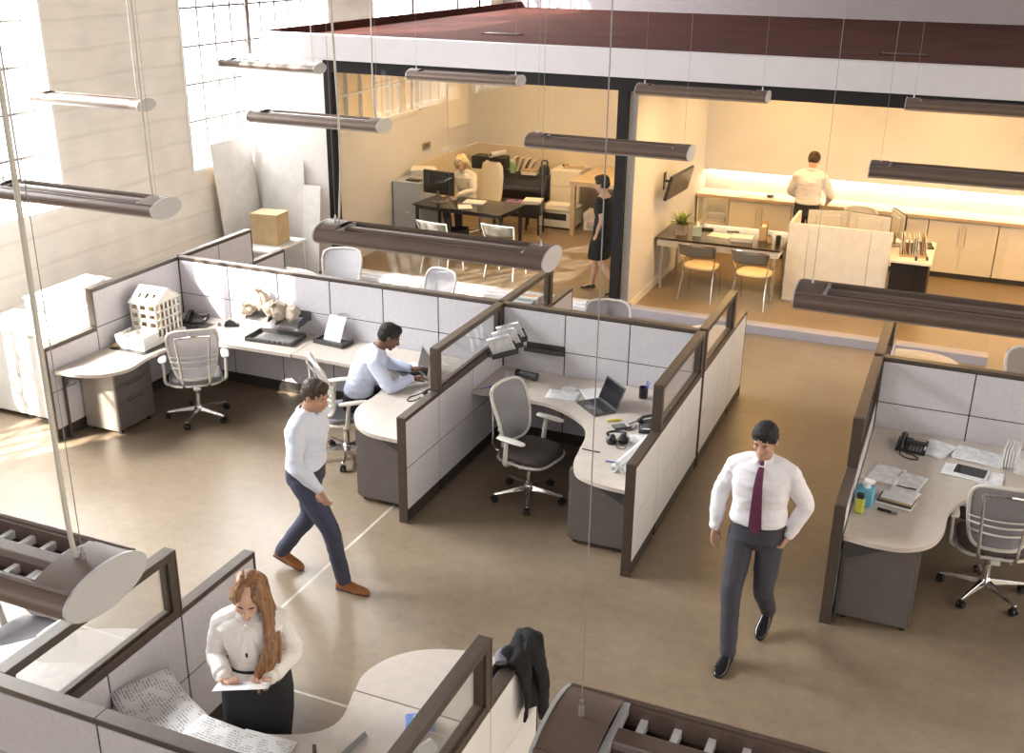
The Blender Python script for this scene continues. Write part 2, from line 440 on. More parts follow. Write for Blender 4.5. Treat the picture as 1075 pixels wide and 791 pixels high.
# upper wall face over the counter with the light strip tucked underneath
struct(MB().bx(-3.87, 4.2, 17.0, 17.15, 1.20, 2.9).build('trim_10', M_cream))
M_led = mat_emit('led_strip', (1, .80, .48), 30)
struct(MB().bx(-3.8, 4.1, 17.06, 17.10, 1.185, 1.199).build('trim_11', M_led))

# steel joists that carry the lamp cables
for n, y in enumerate((1.77, 5.15, 8.55, 11.5)):
    struct(MB().bx(-9.6, 7, y - .04, y + .04, 7.2, 7.4).build('trim_%d' % (n + 12), M_beam))

# ------------------------------------------------------------------ opposite window wall, out of frame on the right
RX = 9.0
w = MB().bx(RX, RX + .4, -12, 24, 0, 2.2).bx(RX, RX + .4, -12, 24, 6.4, 9)
for a, b in ((-12, -9), (-4, -2.5), (2.5, 4), (9, 10.5), (15.5, 24)): w.bx(RX, RX + .4, a, b, 2.2, 6.4)
struct(w.build('wall_right', M_conc))
M_pane2 = mat_emit('daylit_pane_right', (1.0, .96, .98), 2.2)
for n, (a, b) in enumerate(((-9, -4), (-2.5, 2.5), (4, 9), (10.5, 15.5))):
    f = MB()
    for k in range(11): f.bx(RX + .1, RX + .16, a + (b - a) * k / 10 - .02, a + (b - a) * k / 10 + .02, 2.2, 6.4)
    for k in range(7): f.bx(RX + .1, RX + .16, a, b, 2.2 + k * .7 - .015, 2.2 + k * .7 + .015)
    r = struct(f.build('window_%d' % (n + 13), M_muntin)); MB().bx(RX + .17, RX + .18, a, b, 2.2, 6.4).build('glass_panes', M_pane2, r)

# ------------------------------------------------------------------ light
wd = bpy.data.worlds.new('sky'); scene.world = wd; wd.use_nodes = True
bg = wd.node_tree.nodes['Background']; bg.inputs['Color'].default_value = (.93, .95, 1.0, 1); bg.inputs['Strength'].default_value = .11
def light(name, kind, loc, energy, col, rot=None, to=None, size=None, size_y=None, angle=None):
    l = bpy.data.lights.new(name, kind); l.energy = energy; l.color = col
    if kind == 'AREA':
        l.shape = 'RECTANGLE'; l.size = size; l.size_y = size_y or size
    if angle is not None: l.angle = angle
    o = bpy.data.objects.new(name, l); COL.objects.link(o); o.location = loc
    if to is not None: o.rotation_euler = V(to).to_track_quat('-Z', 'Y').to_euler()
    return o
for a, b in WIN[1:]:
    light('daylight', 'AREA', (-12.6, (a + b) / 2, 7.4), 2600, (.95, .98, 1.0), to=(1, 0, -.75), size=max(3, b - a), size_y=3.2)
light('mezzanine_light', 'AREA', (-2.0, -4.5, 7.5), 190, (1, .95, .98), to=(0, .62, -.55), size=6, size_y=1.5)
light('sun', 'SUN', (-20, -10, 20), 26, (1, .93, .82), to=(1, 1.6, -1.25), angle=.012)
for i, (x, y) in enumerate(((-2.6, 13.7), (-.2, 13.7), (2.4, 13.7), (-2.6, 15.9), (-.2, 15.9), (2.4, 15.9))):
    light('kitchen_light', 'AREA', (x, y, 2.88), 62 if y < 14 else 38, (1, .58, .21), to=(0, 0, -1), size=.9, size_y=.5)
for i, (x, y) in enumerate(((-7.0, 14.5), (-5.2, 14.5), (-7.0, 16.6), (-5.2, 16.6))):
    light('office_light', 'AREA', (x, y, 2.88), 30, (1, .63, .27), to=(0, 0, -1), size=.9, size_y=.5)
# ------------------------------------------------------------------ cubicle partitions
def partition(label, origin, axis, segs, tile_mat=None, solid_mat=None, name='cubicle_partition'):
    """local x runs along the partition; segs = (x0, x1, height, glazed, [tile breaks])"""
    T = .078
    t = thing(name, label, 'partition', (origin[0], origin[1], 0), PI / 2 if axis == 'y' else 0, 'cubicle partitions')
    h0 = .955
    core = MB(); base = MB()
    for (a, b, h, gl, br) in segs:
        hh = h0 if gl else h
        core.bx(a + .002, b - .002, -.028, .028, .02, hh - .03)
        base.bx(a + .03, b - .03, -.034, .034, .012, .115)
        cap = MB().bx(a, b, -T / 2, T / 2, h - .032, h)
        if gl: cap.bx(a, b, -T / 2 + .006, T / 2 - .006, h - .055, h - .032)
        cap.build('top_cap', M_frame, t, bevel=.004)
        xs = [a] + br + [b]
        rows = [.12, .50, .945] + ([1.325] if hh > 1.1 else [])
        rows[-1] = hh - .036
        for i in range(len(xs) - 1):
            for j in range(len(rows) - 1):
                for s in (-1, 1):
                    y0 = .028 * s; y1 = .037 * s
                    MB().bx(xs[i] + .005, xs[i + 1] - .005, min(y0, y1), max(y0, y1), rows[j] + .004, rows[j + 1] - .004).build('fabric_tile', tile_mat or M_tile, t, bevel=.003, seg=1)
        if gl:
            f = MB()
            f.bx(a, a + .055, -T / 2 + .003, T / 2 - .003, h0 - .03, h - .032).bx(b - .055, b, -T / 2 + .003, T / 2 - .003, h0 - .03, h - .032)
            f.bx(a + .055, b - .055, -T / 2 + .003, T / 2 - .003, h0 - .035, h0 + .02)
            f.bx(a + .055, a + .075, -.018, .018, h0 + .02, h - .055).bx(b - .075, b - .055, -.018, .018, h0 + .02, h - .055)
            f.bx(a + .055, b - .055, -.018, .018, h0 + .02, h0 + .035)
            f.build('window_frame', M_frame, t, bevel=.003)
            MB().bx(a + .07, b - .07, -.004, .004, h0 + .03, h - .05).build('glass_pane', M_glass, t)
    core.build('core', M_core, t); base.build('base_plate', M_base, t)
    for k, (a, b, h, gl, br) in enumerate(segs):
        ends = []
        if k == 0 or segs[k - 1][2] < h - .01: ends.append((a, -1))
        if k == len(segs) - 1 or segs[k + 1][2] < h - .01: ends.append((b, 1))
        for x, s in ends:
            lo = 0 if ((s < 0 and k == 0) or (s > 0 and k == len(segs) - 1)) else h0
            MB().bx(x, x + s * .014, -T / 2, T / 2, lo, h - .002).build('end_post', M_frame, t, bevel=.003)
    return t
HI = 1.345; LO = .955
YB = 9.0
# runs along y, front ends at y = 7.0
partition('tall fabric partition beside the concrete wall behind the white model house', (-7.65, 7.03), 'y', [(0, .66, LO, False, []), (.66, 1.93, HI, False, [])])
partition('partition with glass upper half between the seated man and the empty grey chair', (-3.88, 7.0), 'y', [(0, .60, LO, False, []), (.60, 1.96, HI, True, [1.28])])
partition('white-sided partition with glass upper half along the aisle left of the walking man in a tie', (-1.95, 6.96), 'y', [(0, .64, LO, False, []), (.64, 2.0, HI, True, [1.32])], tile_mat=M_whitetile)
partition('dark-framed partition at the left edge of the right-hand cubicle', (-.46, 6.95), 'y', [(0, .64, LO, False, []), (.64, 2.01, HI, True, [1.32])])
# back-to-back continuation
partition('partition behind the model house desk ending beside the cardboard box', (-7.65, 9.04), 'y', [(0, 1.22, HI, False, [.61]), (1.22, 1.85, LO, False, [])])
partition('glass-topped partition with binders showing behind its pane, near the office curb', (-3.88, 9.04), 'y', [(0, 1.22, HI, True, [.61]), (1.22, 1.85, LO, False, [])])
partition('glass-topped partition at the far left end of the aisle, next to the chrome chairs', (-1.95, 9.04), 'y', [(0, 1.22, HI, True, [.61]), (1.22, 1.85, LO, False, [])], tile_mat=M_whitetile)
partition('partition at the far right side of the aisle under the long grey lamp', (-.46, 9.04), 'y', [(0, 1.35, HI, True, [.67]), (1.35, 1.9, LO, False, [])])
# back walls along x
partition('long fabric partition running behind the model house and the seated man', (-7.61, YB), 'x', [(0, 3.69, HI, False, [.62, 1.24, 1.86, 2.47, 3.08])])
partition('fabric partition behind the open laptop in the middle cubicle', (-3.84, YB), 'x', [(0, 1.85, HI, False, [.62, 1.24])])
partition('fabric partition behind the desk phone in the right-hand cubicle', (-.42, YB), 'x', [(0, 2.4, HI, False, [.72, 1.44])])
# front row
partition('long dark-capped partition running across the bottom left corner', (-6.4, 2.88), 'x', [(0, 1.55, HI, False, [.75]), (1.55, 3.27, HI, False, [2.4]), (3.27, 4.53, HI, False, [3.9])])
partition('glass-topped partition to the left of the standing woman', (-3.77, 2.92), 'y', [(0, 1.19, HI, True, [.6]), (1.19, 1.88, LO, False, [])])
partition('glass-topped partition under the black jacket', (-1.83, 2.92), 'y', [(0, 1.15, HI, True, [.58]), (1.15, 1.80, LO, False, [])], tile_mat=M_whitetile)

# ------------------------------------------------------------------ worktops
def worktop(label, poly, brackets=(), z=.72):
    cx = sum(p[0] for p in poly) / len(poly); cy = sum(p[1] for p in poly) / len(poly)
    t = thing('worktop', label, 'desk', (cx, cy, 0), 0, 'cubicle worktops')
    P = [(p[0] - cx, p[1] - cy) for k, p in enumerate(poly) if (V(p) - V(poly[k - 1])).length > .004]
    MB().prism(P, z - .026, z).build('desktop', M_top, t)
    n = len(P)
    # thin darker edging under the rim
    MB().prism(P, z - .032, z - .026).build('edge_strip', M_edge, t)
    for (bx_, by_, ang) in brackets:
        b = MB(); c, s = math.cos(ang), math.sin(ang)
        o = V((bx_ - cx, by_ - cy, 0)); d = V((c, s, 0)); nn = V((-s, c, 0)) * .006
        P0 = [o + V((0, 0, z - .035)), o + d * .30 + V((0, 0, z - .035)), o + d * .30 + V((0, 0, z - .055)), o + V((0, 0, z - .20))]
        b.loft([[p - nn for p in P0], [p + nn for p in P0]], smooth=False)
        b.box(o + d * .012 + V((0, 0, (z - .035) / 2)), (.02, .02, z - .036), rz=ang)
        b.build('support_bracket', M_dgrey, t)
    return t
def sp(pts, n=5): return [(p.x, p.y) for p in spline([(a, b, 0) for a, b in pts], n)]
P_left = [(-7.605, 8.955), (-5.845, 8.955)] + sp([(-5.845, 8.35), (-6.45, 8.33), (-6.8, 8.27), (-7.0, 8.07), (-7.05, 7.75), (-7.0, 7.42), (-7.1, 7.2), (-7.3, 7.09), (-7.605, 7.06)])
P_man = [(-5.835, 8.955), (-3.925, 8.955), (-3.925, 7.05)] + sp([(-3.925, 7.05), (-4.25, 7.08), (-4.47, 7.25), (-4.59, 7.52), (-4.58, 7.85), (-4.68, 8.15), (-4.92, 8.31), (-5.3, 8.36), (-5.835, 8.36)])
P_mid = [(-1.995, 8.955), (-3.835, 8.955)] + sp([(-3.835, 8.25), (-3.5, 8.27), (-3.15, 8.26), (-2.9, 8.16), (-2.68, 7.98), (-2.58, 7.75), (-2.54, 7.5), (-2.5, 7.25), (-2.4, 7.07), (-2.2, 6.99), (-1.995, 6.97)])
P_right = [(1.9, 8.955), (-.415, 8.955)] + sp([(-.415, 6.95), (-.2, 6.92), (0, 6.95), (.15, 7.08), (.22, 7.3), (.24, 7.6), (.3, 7.78), (.42, 7.97), (.65, 8.15), (1.0, 8.24), (1.9, 8.26)])
P_front = [(-3.725, 2.925), (-1.875, 2.925), (-1.875, 4.145), (-2.635, 4.145)] + sp([(-2.635, 4.145), (-2.58, 3.9), (-2.68, 3.75), (-2.95, 3.64), (-3.3, 3.6), (-3.725, 3.6)])
P_front2 = [(-2.635, 4.155), (-1.875, 4.155)] + sp([(-1.875, 4.73), (-2.2, 4.72), (-2.45, 4.63), (-2.60, 4.48), (-2.66, 4.3), (-2.635, 4.155)])
P_frontleft = [(-5.6, 2.925), (-3.815, 2.925)] + sp([(-3.815, 4.16), (-4.1, 4.12), (-4.38, 3.98), (-4.56, 3.82), (-4.72, 3.65), (-5.0, 3.57), (-5.6, 3.55)])
worktop('curved beige desk under the model house', P_left, [(-7.6, 7.16, 0)])
worktop('curved beige desk where the man types on a laptop', P_man, [(-3.93, 7.16, PI)])
worktop('curved beige desk under the open laptop with black screen, beside the empty grey chair', P_mid, [(-2.0, 7.08, PI)])
worktop('curved beige desk under the desk phone on the right', P_right, [(-.41, 6.985, 0), (1.0, 8.95, -PI / 2)])
worktop('beige desk under the big drawings in front of the standing woman', P_front, [(-3.0, 2.93, PI / 2)])
worktop('rounded beige desk end beside the jacket, past the seam', P_front2, [(-1.88, 4.5, PI)])
worktop('beige desk corner left of the woman\'s cubicle, under the close lamp', P_frontleft, [(-3.82, 3.8, PI)])
def mir(P): return [(x, 18.0 - y) for x, y in P]
worktop('sunlit desk on the far side of the long partition, by the cardboard box', mir(P_left), [(-7.6, 10.6, 0)])
worktop('far side desk behind the seated man, backing onto the binders', mir(P_man), [(-3.93, 10.6, PI)])
worktop('far side desk behind the middle cubicle', mir(P_mid), [(-2.0, 10.6, PI)])
worktop('far side desk holding the orange and black tape gun', mir(P_right), [(-.41, 10.6, 0)])

# ------------------------------------------------------------------ pedestals
def pedestal(label, x0, x1, y0, y1, face, m=None):
    """face: +1 drawers on +x side, -1 on -x side"""
    H = .675
    t = thing('drawer_pedestal', label, 'cabinet', ((x0 + x1) / 2, (y0 + y1) / 2, 0), 0, 'drawer pedestals')
    w, d = (x1 - x0) / 2, (y1 - y0) / 2
    MB().bx(-w + (.02 if face < 0 else 0), w - (.02 if face > 0 else 0), -d, d, .045, H).build('body', m or M_ped, t, bevel=.004)
    zs = [.055, .35, .51, .668]
    for i in range(3):
        fx = face * (w - .02)
        dr = MB().bx(fx, fx + face * .02, -d + .004, d - .004, zs[i] + .003, zs[i + 1] - .003).build('drawer', M_ped, t, bevel=.003)
        MB().bx(fx + face * .02, fx + face * .026, -d * .45, d * .45, zs[i + 1] - .035, zs[i + 1] - .018).build('pull', M_dgrey, dr, bevel=.002)
    for sx in (-1, 1):
        for sy in (-1, 1):
            MB().cyl((sx * (w - .05), sy * (d - .05) - .012, .0225), (sx * (w - .05), sy * (d - .05) + .012, .0225), .0225, seg=12).bx(sx * (w - .05) - .012, sx * (w - .05) + .012, sy * (d - .05) - .01, sy * (d - .05) + .01, .02, .05).build('caster', M_black, t)
    return t
pedestal('steel drawer pedestal under the left end of the model house desk, side in sun', -7.58, -7.16, 7.36, 7.86, 1, M_pedsun)
pedestal('grey pedestal under the rounded end of the seated man\'s desk', -4.43, -3.96, 7.18, 7.72, -1)
pedestal('grey pedestal under the middle desk end, beside the aisle partition', -2.53, -2.04, 7.24, 7.80, -1)
pedestal('dark grey pedestal under the right desk\'s rounded end', -.40, .10, 7.03, 7.75, 1)

# ------------------------------------------------------------------ pendant lamps
M_lamp = mat('lamp_brown_alu', (.135, .092, .072), .42, .1, var=.05)
M_lampgrey = mat('lamp_cap_grey', (.50, .50, .51), .4, .25, var=.03)
M_louver = mat('louver_silver', (.78, .77, .77), .4, .2)
M_lampref = mat('lamp_reflector', (.30, .26, .25), .4, .3)
M_lampin = mat('lamp_inner', (.30, .23, .20), .4, .5)
M_lampfloor = mat('lamp_floor_reflection', (.40, .375, .365), .4, .2)
M_cord = mat('cord_grey', (.50, .47, .40), .5)
def lamp_geo(root):
    L = 1.36; A = .142; B = .062
    t0 = math.asin(.62)         # rim angle: wide opening on top
    outer = []; inner = []
    n = 28
    for k in range(n + 1):
        t = PI - t0 + (PI + 2 * t0) * k / n
        outer.append((A * math.cos(t), B * math.sin(t)))
        inner.append(((A - .006) * math.cos(t), (B - .006) * math.sin(t)))
    prof = outer + inner[::-1]
    MB().loft([[V((x, a, b)) for a, b in prof] for x in (-L / 2, L / 2)], cap=True, smooth=True).build('housing', M_lamp, root, sharp=30)
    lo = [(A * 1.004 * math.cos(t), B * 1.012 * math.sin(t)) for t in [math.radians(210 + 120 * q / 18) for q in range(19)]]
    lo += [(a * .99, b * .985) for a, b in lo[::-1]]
    MB().loft([[V((x, a, b)) for a, b in lo] for x in (-L / 2 + .001, L / 2 - .001)], smooth=True).build('floor_reflection', M_lampfloor, root, sharp=30)  # grey band paints the bright floor's reflection onto the housing
    for s in (-1, 1):
        el = [V((s * L / 2, A * 1.01 * math.cos(2 * PI * k / 40), B * 1.04 * math.sin(2 * PI * k / 40))) for k in range(40)]
        MB().loft([[p for p in el], [p + V((s * .008, 0, 0)) for p in el]], smooth=False).build('end_cap', M_lampgrey, root)
    yo = A * math.cos(t0); zt = B * .62
    for s in (-1, 1):
        ao = [(A * math.cos(t), B * math.sin(t)) for t in [math.asin(.62) + (PI - 2 * math.asin(.62)) * q / 14 for q in range(15)]]
        pr = ao + [(a * .99, b - .006) for a, b in ao[::-1]]
        MB().loft([[V((x, a, b)) for a, b in pr] for x in sorted((s * L / 2, s * (L / 2 - .12)))], smooth=True).build('end_hood', M_lamp, root, sharp=30)
        MB().cyl((-L / 2, s * yo, zt), (L / 2, s * yo, zt), .006, seg=8).build('rim_bead', M_lamp, root)
    ring = [(-.030, -.05), (.030, -.05), (.030, -.012), (.022, .002), (-.022, .002), (-.030, -.012)]
    MB().loft([[V((x, a, zt + b)) for a, b in ring] for x in (-L / 2 + .13, L / 2 - .13)], smooth=False).build('spine', M_lamp, root, bevel=.006, seg=3)
    for s in (-1, 1):
        g = MB(); x = -L / 2 + .17
        while x < L / 2 - .14:
            g.box((x, s * (yo + .015) / 2, zt - .034), (.016, yo - .045, .022)); x += .072
        g.bx(-L / 2 + .15, L / 2 - .13, s * (yo + .015) / 2 - .003, s * (yo + .015) / 2 + .003, zt - .05, zt - .044)
        g.build('louver', M_louver, root)
        MB().bx(-L / 2 + .12, L / 2 - .12, s * (yo - .001), s * (yo - .018), zt - .05, zt - .002).build('louver_rail', M_lamp, root)
    for s in (-1, 1): MB().bx(s * (L / 2 - .12), s * (L / 2 - .135), -yo + .012, yo - .012, zt - .02, zt + .004).build('opening_frame', M_lampgrey, root)
    MB().bx(-L / 2 + .02, L / 2 - .02, -yo * .86, yo * .86, -.036, -.032).build('reflector', M_lampref, root)
    return zt
def lamp_hang(root, cordside, z0, ztop=7.2, zt=.065):
    for s in (-1, 1):
        x = s * .62
        MB().cyl((x, 0, zt - .01), (x, 0, zt + .045), .008, .006, 10).cyl((x, 0, zt + .045), (x, 0, zt + .06), .004, seg=8).bx(x - .02, x + .02, -.02, .02, zt - .014, zt - .002).build('gripper', M_alu, root)
        MB().cyl((x, 0, zt + .05), (x, 0, ztop - z0), .0012, seg=6).build('cable', M_mgrey, root)
    if cordside:
        x = cordside * .60
        pts = spline([(x, .0, zt), (x - .012 * cordside, .0, zt + .12), (x - .025 * cordside, .012, zt + .5), (x - .01 * cordside, .005, zt + 1.5), (x, 0, ztop - z0)], 6)
        MB().tube(pts, .0065, 8).build('power_cord', M_cord, root)
LAMPS = [ # x, y, z, cord side, label
 (-8.25, 8.68, 2.96, 1, 'pale pendant lamp nearest the concrete wall, peach end cap'),
 (-5.17, 5.22, 2.96, 1, 'brown pendant lamp crossing the left edge of the concrete wall, grey end cap'),
 (-8.03, 11.5, 3.06, 1, 'small far pendant lamp before the left window, beside the fascia corner'),
 (-5.53, 8.58, 2.965, 1, 'pendant lamp over the post at the left end of the glass office'),
 (-2.62, 5.15, 2.965, -1, 'large pendant lamp hanging across the office glass in the centre'),
 (-5.43, 11.5, 3.06, 0, 'far pendant lamp over the middle of the dark beam of the office'),
 (-2.73, 8.5, 2.965, 0, 'pendant lamp crossing the dark mullion in front of the wood table'),
 (-2.69, 11.45, 3.06, 0, 'far pendant lamp right of the mullion, under the white fascia'),
 (.0, 11.6, 3.06, 0, 'far pendant lamp at the right edge under the white fascia'),
 (.0, 8.48, 2.965, 0, 'grey pendant lamp above the kitchen counter at the right edge'),
 (.02, 5.08, 2.965, 0, 'large grey pendant lamp crossing the white reception screen on the right'),
 (-2.50, 1.75, 3.0, 1, 'closest pendant lamp at bottom left with an oval grey end cap'),
 (.06, 1.73, 2.97, 0, 'closest pendant lamp cut by the bottom edge, louvre facing up'),
]
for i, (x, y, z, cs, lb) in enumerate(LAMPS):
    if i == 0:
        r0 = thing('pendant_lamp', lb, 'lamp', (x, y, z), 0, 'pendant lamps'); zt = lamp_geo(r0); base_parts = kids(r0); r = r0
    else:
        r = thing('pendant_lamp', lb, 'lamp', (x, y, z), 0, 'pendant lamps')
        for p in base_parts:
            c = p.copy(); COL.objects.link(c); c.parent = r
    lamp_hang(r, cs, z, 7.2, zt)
# ------------------------------------------------------------------ task chairs
def mesh_fabric(name, col, alpha):
    m = mat(name, col, .6, var=.05, scale=90)
    nt = m.node_tree; N = nt.nodes; L = nt.links; b = N['Principled BSDF']; out = N['Material Output']
    t = N.new('ShaderNodeBsdfTransparent'); mx = N.new('ShaderNodeMixShader'); mx.inputs[0].default_value = alpha
    L.new(t.outputs[0], mx.inputs[1]); L.new(b.outputs[0], mx.inputs[2]); L.new(mx.outputs[0], out.inputs['Surface'])
    return m
M_meshg = mesh_fabric('grey_mesh', (.30, .29, .31), .66)
M_meshl = mesh_fabric('light_mesh', (.60, .59, .62), .72)
M_chairl = mat('chair_shell_light', (.62, .59, .54), .4)
M_chairc = mat('chair_shell_cream', (.74, .70, .61), .4)
M_seatd = mat('seat_brown_fabric', (.075, .06, .055), .9, bump=.2, bscale=300)
M_seatg = mat('seat_grey_fabric', (.20, .19, .20), .9, bump=.2, bscale=300)

def task_chair(label, loc, rz, shell, mesh, seatm, metal, base_rot=0.2):
    t = thing('task_chair', label, 'chair', (loc[0], loc[1], 0), rz, 'mesh task chairs')
    # base: hub, five legs with casters
    MB().lathe([(.0, .085), (.045, .085), (.05, .10), (.045, .135), (.03, .15), (.027, .27), (.018, .275), (.018, .40), (0, .40)], seg=18).build('gas_column', metal, t)
    for k in range(5):
        a = base_rot + 2 * PI * k / 5; c, s = math.cos(a), math.sin(a)
        R = Matrix.Rotation(a, 4, 'Z')
        lg = MB()
        rings = []
        for r, w, z0, z1 in ((.03, .026, .085, .135), (.12, .021, .083, .122), (.22, .017, .078, .106), (.30, .015, .072, .092), (.318, .012, .070, .086)):
            rings.append([V((r, -w, z0)), V((r, w, z0)), V((r, w * .6, z1)), V((r, -w * .6, z1))])
        lg.loft(rings, smooth=False).xf(R); lgo = lg.build('leg', metal, t, bevel=.004)
        ca = MB()
        for d in (-.017, .017):
            ca.tube([(.305, d - .011, .03), (.305, d - .006, .03), (.305, d + .006, .03), (.305, d + .011, .03)], [.026, .030, .030, .026], 16)
        ca.cyl((.305, 0, .03), (.305, 0, .075), .008, seg=8).box((.305, 0, .052), (.04, .02, .018))
        ca.xf(R); ca.build('caster', M_black, lgo)
    # mechanism
    MB().box((0, -.02, .405), (.20, .26, .045)).box((0, -.19, .41), (.07, .16, .03)).cyl((.10, .05, .40), (.20, .05, .395), .007).ell((.21, .05, .394), (.022, .014, .012)).build('mechanism', shell, t, bevel=.008)
    # seat
    rings = []
    for z, sc in ((.428, .90), (.436, .97), (.452, 1.0), (.468, .985), (.478, .93), (.482, .80), (.483, .5), (.482, .1)):
        rr = []
        for k in range(36):
            a = 2 * PI * k / 36
            ex = abs(math.cos(a)) ** .55 * (1 if math.cos(a) >= 0 else -1); ey = abs(math.sin(a)) ** .55 * (1 if math.sin(a) >= 0 else -1)
            x = .245 * ex * sc; y = .235 * ey * sc + .02
            dz = -.035 * max(0, (y - .14) / .11) ** 2 + .012 * (x / .25) ** 2
            rr.append(V((x, y, z + dz)))
        rings.append(rr)
    MB().loft(rings).build('seat', seatm, t)
    rim = [V((.25 * (abs(math.cos(a)) ** .55) * (1 if math.cos(a) >= 0 else -1), .02 + .24 * (abs(math.sin(a)) ** .55) * (1 if math.sin(a) >= 0 else -1), .425 - .03 * max(0, (math.sin(a) - .5)) ** 2)) for a in [2 * PI * k / 36 for k in range(36)]]
    MB().tube(rim, .012, 8, closed=True).build('seat_rim', shell, t)
    # backrest
    def bw(v): return .178 + .062 * math.sin(min(v, .9) * PI * .55)
    def bp(u, v):
        z = .49 + .535 * v
        y = -.215 + .035 * math.sin(v * PI * 1.05) * (1 - v) * 1.4 - .085 * v * v + .055 * u * u
        return V((u * bw(v), y, z - .018 * u * u * v))
    def edge(a):     # superellipse path round the panel in u, v
        c, s = math.cos(a), math.sin(a)
        u = abs(c) ** .32 * (1 if c >= 0 else -1); v = .5 + .5 * abs(s) ** .32 * (1 if s >= 0 else -1)
        return u, v
    g = MB(); nu, nv = 14, 16; pts = []
    for j in range(nv + 1):
        for i in range(nu + 1):
            v = j / nv; u = -1 + 2 * i / nu
            k = 1 - max(0, abs(2 * v - 1) - .9) / .1 * .06
            pts.append(bp(u * k, v))
    g.add(pts, [(j * (nu + 1) + i, j * (nu + 1) + i + 1, (j + 1) * (nu + 1) + i + 1, (j + 1) * (nu + 1) + i) for j in range(nv) for i in range(nu)], True)
    mo = g.build('back_mesh', mesh, t); so = mo.modifiers.new('thick', 'SOLIDIFY'); so.thickness = .004
    MB().tube([bp(*edge(2 * PI * k / 56)) for k in range(56)], .0145, 8, closed=True).build('back_frame', shell, t)
    lb = MB()
    for v in (.24, .36, .46):
        lb.tube([bp(-1 + 2 * k / 10, v) - V((0, .022 + .02 * (1 - (-1 + 2 * k / 10) ** 2), 0)) for k in range(11)], .011 if v < .4 else .008, 8, flat=.6)
    lb.build('lumbar_bar', shell, t)
    for s in (-1, 1):
        pts = spline([(.05 * s, -.10, .405), (.095 * s, -.22, .415), (.125 * s, -.285, .47), (.135 * s, -.285, .62), (.150 * s, -.285, .82), (.165 * s, -.295, .955)], 5)
        MB().tube(pts, [.015, .015, .014, .012, .011, .010], 8, flat=.75).build('back_post', metal, t)
    MB().tube(spline([(-.165, -.295, .955), (0, -.322, .972), (.165, -.295, .955)], 6), .011, 8).build('cross_bar', metal, t)
    # arms
    for s in (-1, 1):
        pts = spline([(.12 * s, -.05, .405), (.22 * s, -.06, .40), (.285 * s, -.055, .425), (.295 * s, -.045, .50), (.298 * s, -.03, .645)], 5)
        a = MB().tube(pts, [.020, .022, .024, .022, .019], 10, flat=.7).build('arm_post', shell, t)
        rings = []
        for y, w, h in ((-.12, .012, .006), (-.115, .030, .012), (-.05, .040, .015), (.06, .043, .015), (.13, .034, .013), (.15, .012, .006)):
            rings.append([V((.298 * s + w * math.cos(q), y, .662 + h * math.sin(q) - .06 * max(0, y - .09) ** 1)) for q in [2 * PI * k / 14 for k in range(14)]])
        MB().loft(rings).build('arm_pad', shell, t)
    return t
task_chair('light grey mesh chair with its back to us at the model house desk', (-6.77, 8.05), math.radians(40), M_chairl, M_meshl, M_seatg, M_chrome, .5)
task_chair('cream task chair with the man in the blue shirt sitting on it', (-4.95, 7.88), math.radians(-46), M_chairc, M_meshl, M_seatg, M_chrome, .9)
task_chair('empty mesh chair with dark brown seat in the middle cubicle', (-3.10, 7.82), math.radians(-102), M_chairl, M_meshg, M_seatd, M_chrome, .55)
task_chair('silver-backed task chair cut by the right edge at the phone desk', (.57, 7.82), math.radians(6), M_chairl, M_meshg, M_seatd, M_chrome, .35)
task_chair('grey mesh chair showing only its top behind the long partition, left of the binders', (-5.42, 10.45), math.radians(160), M_chairl, M_meshg, M_seatg, M_chrome, .5)
task_chair('grey mesh chair showing its top over the middle cubicle back wall', (-3.2, 10.15), math.radians(195), M_chairl, M_meshg, M_seatg, M_chrome, .5)
task_chair('chair top at the right edge behind the right-hand cubicle wall', (.85, 10.45), math.radians(190), M_chairl, M_meshg, M_seatg, M_chrome, .5)
task_chair('grey slatted chair half hidden under the closest lamp at bottom left', (-4.9, 4.05), math.radians(175), M_chairl, M_meshg, M_seatg, M_chrome, .5)
task_chair('white chair in the sunny far left corner behind the sacks', (-6.75, 10.75), math.radians(200), M_chairl, M_meshl, M_seatg, M_chrome, .5)

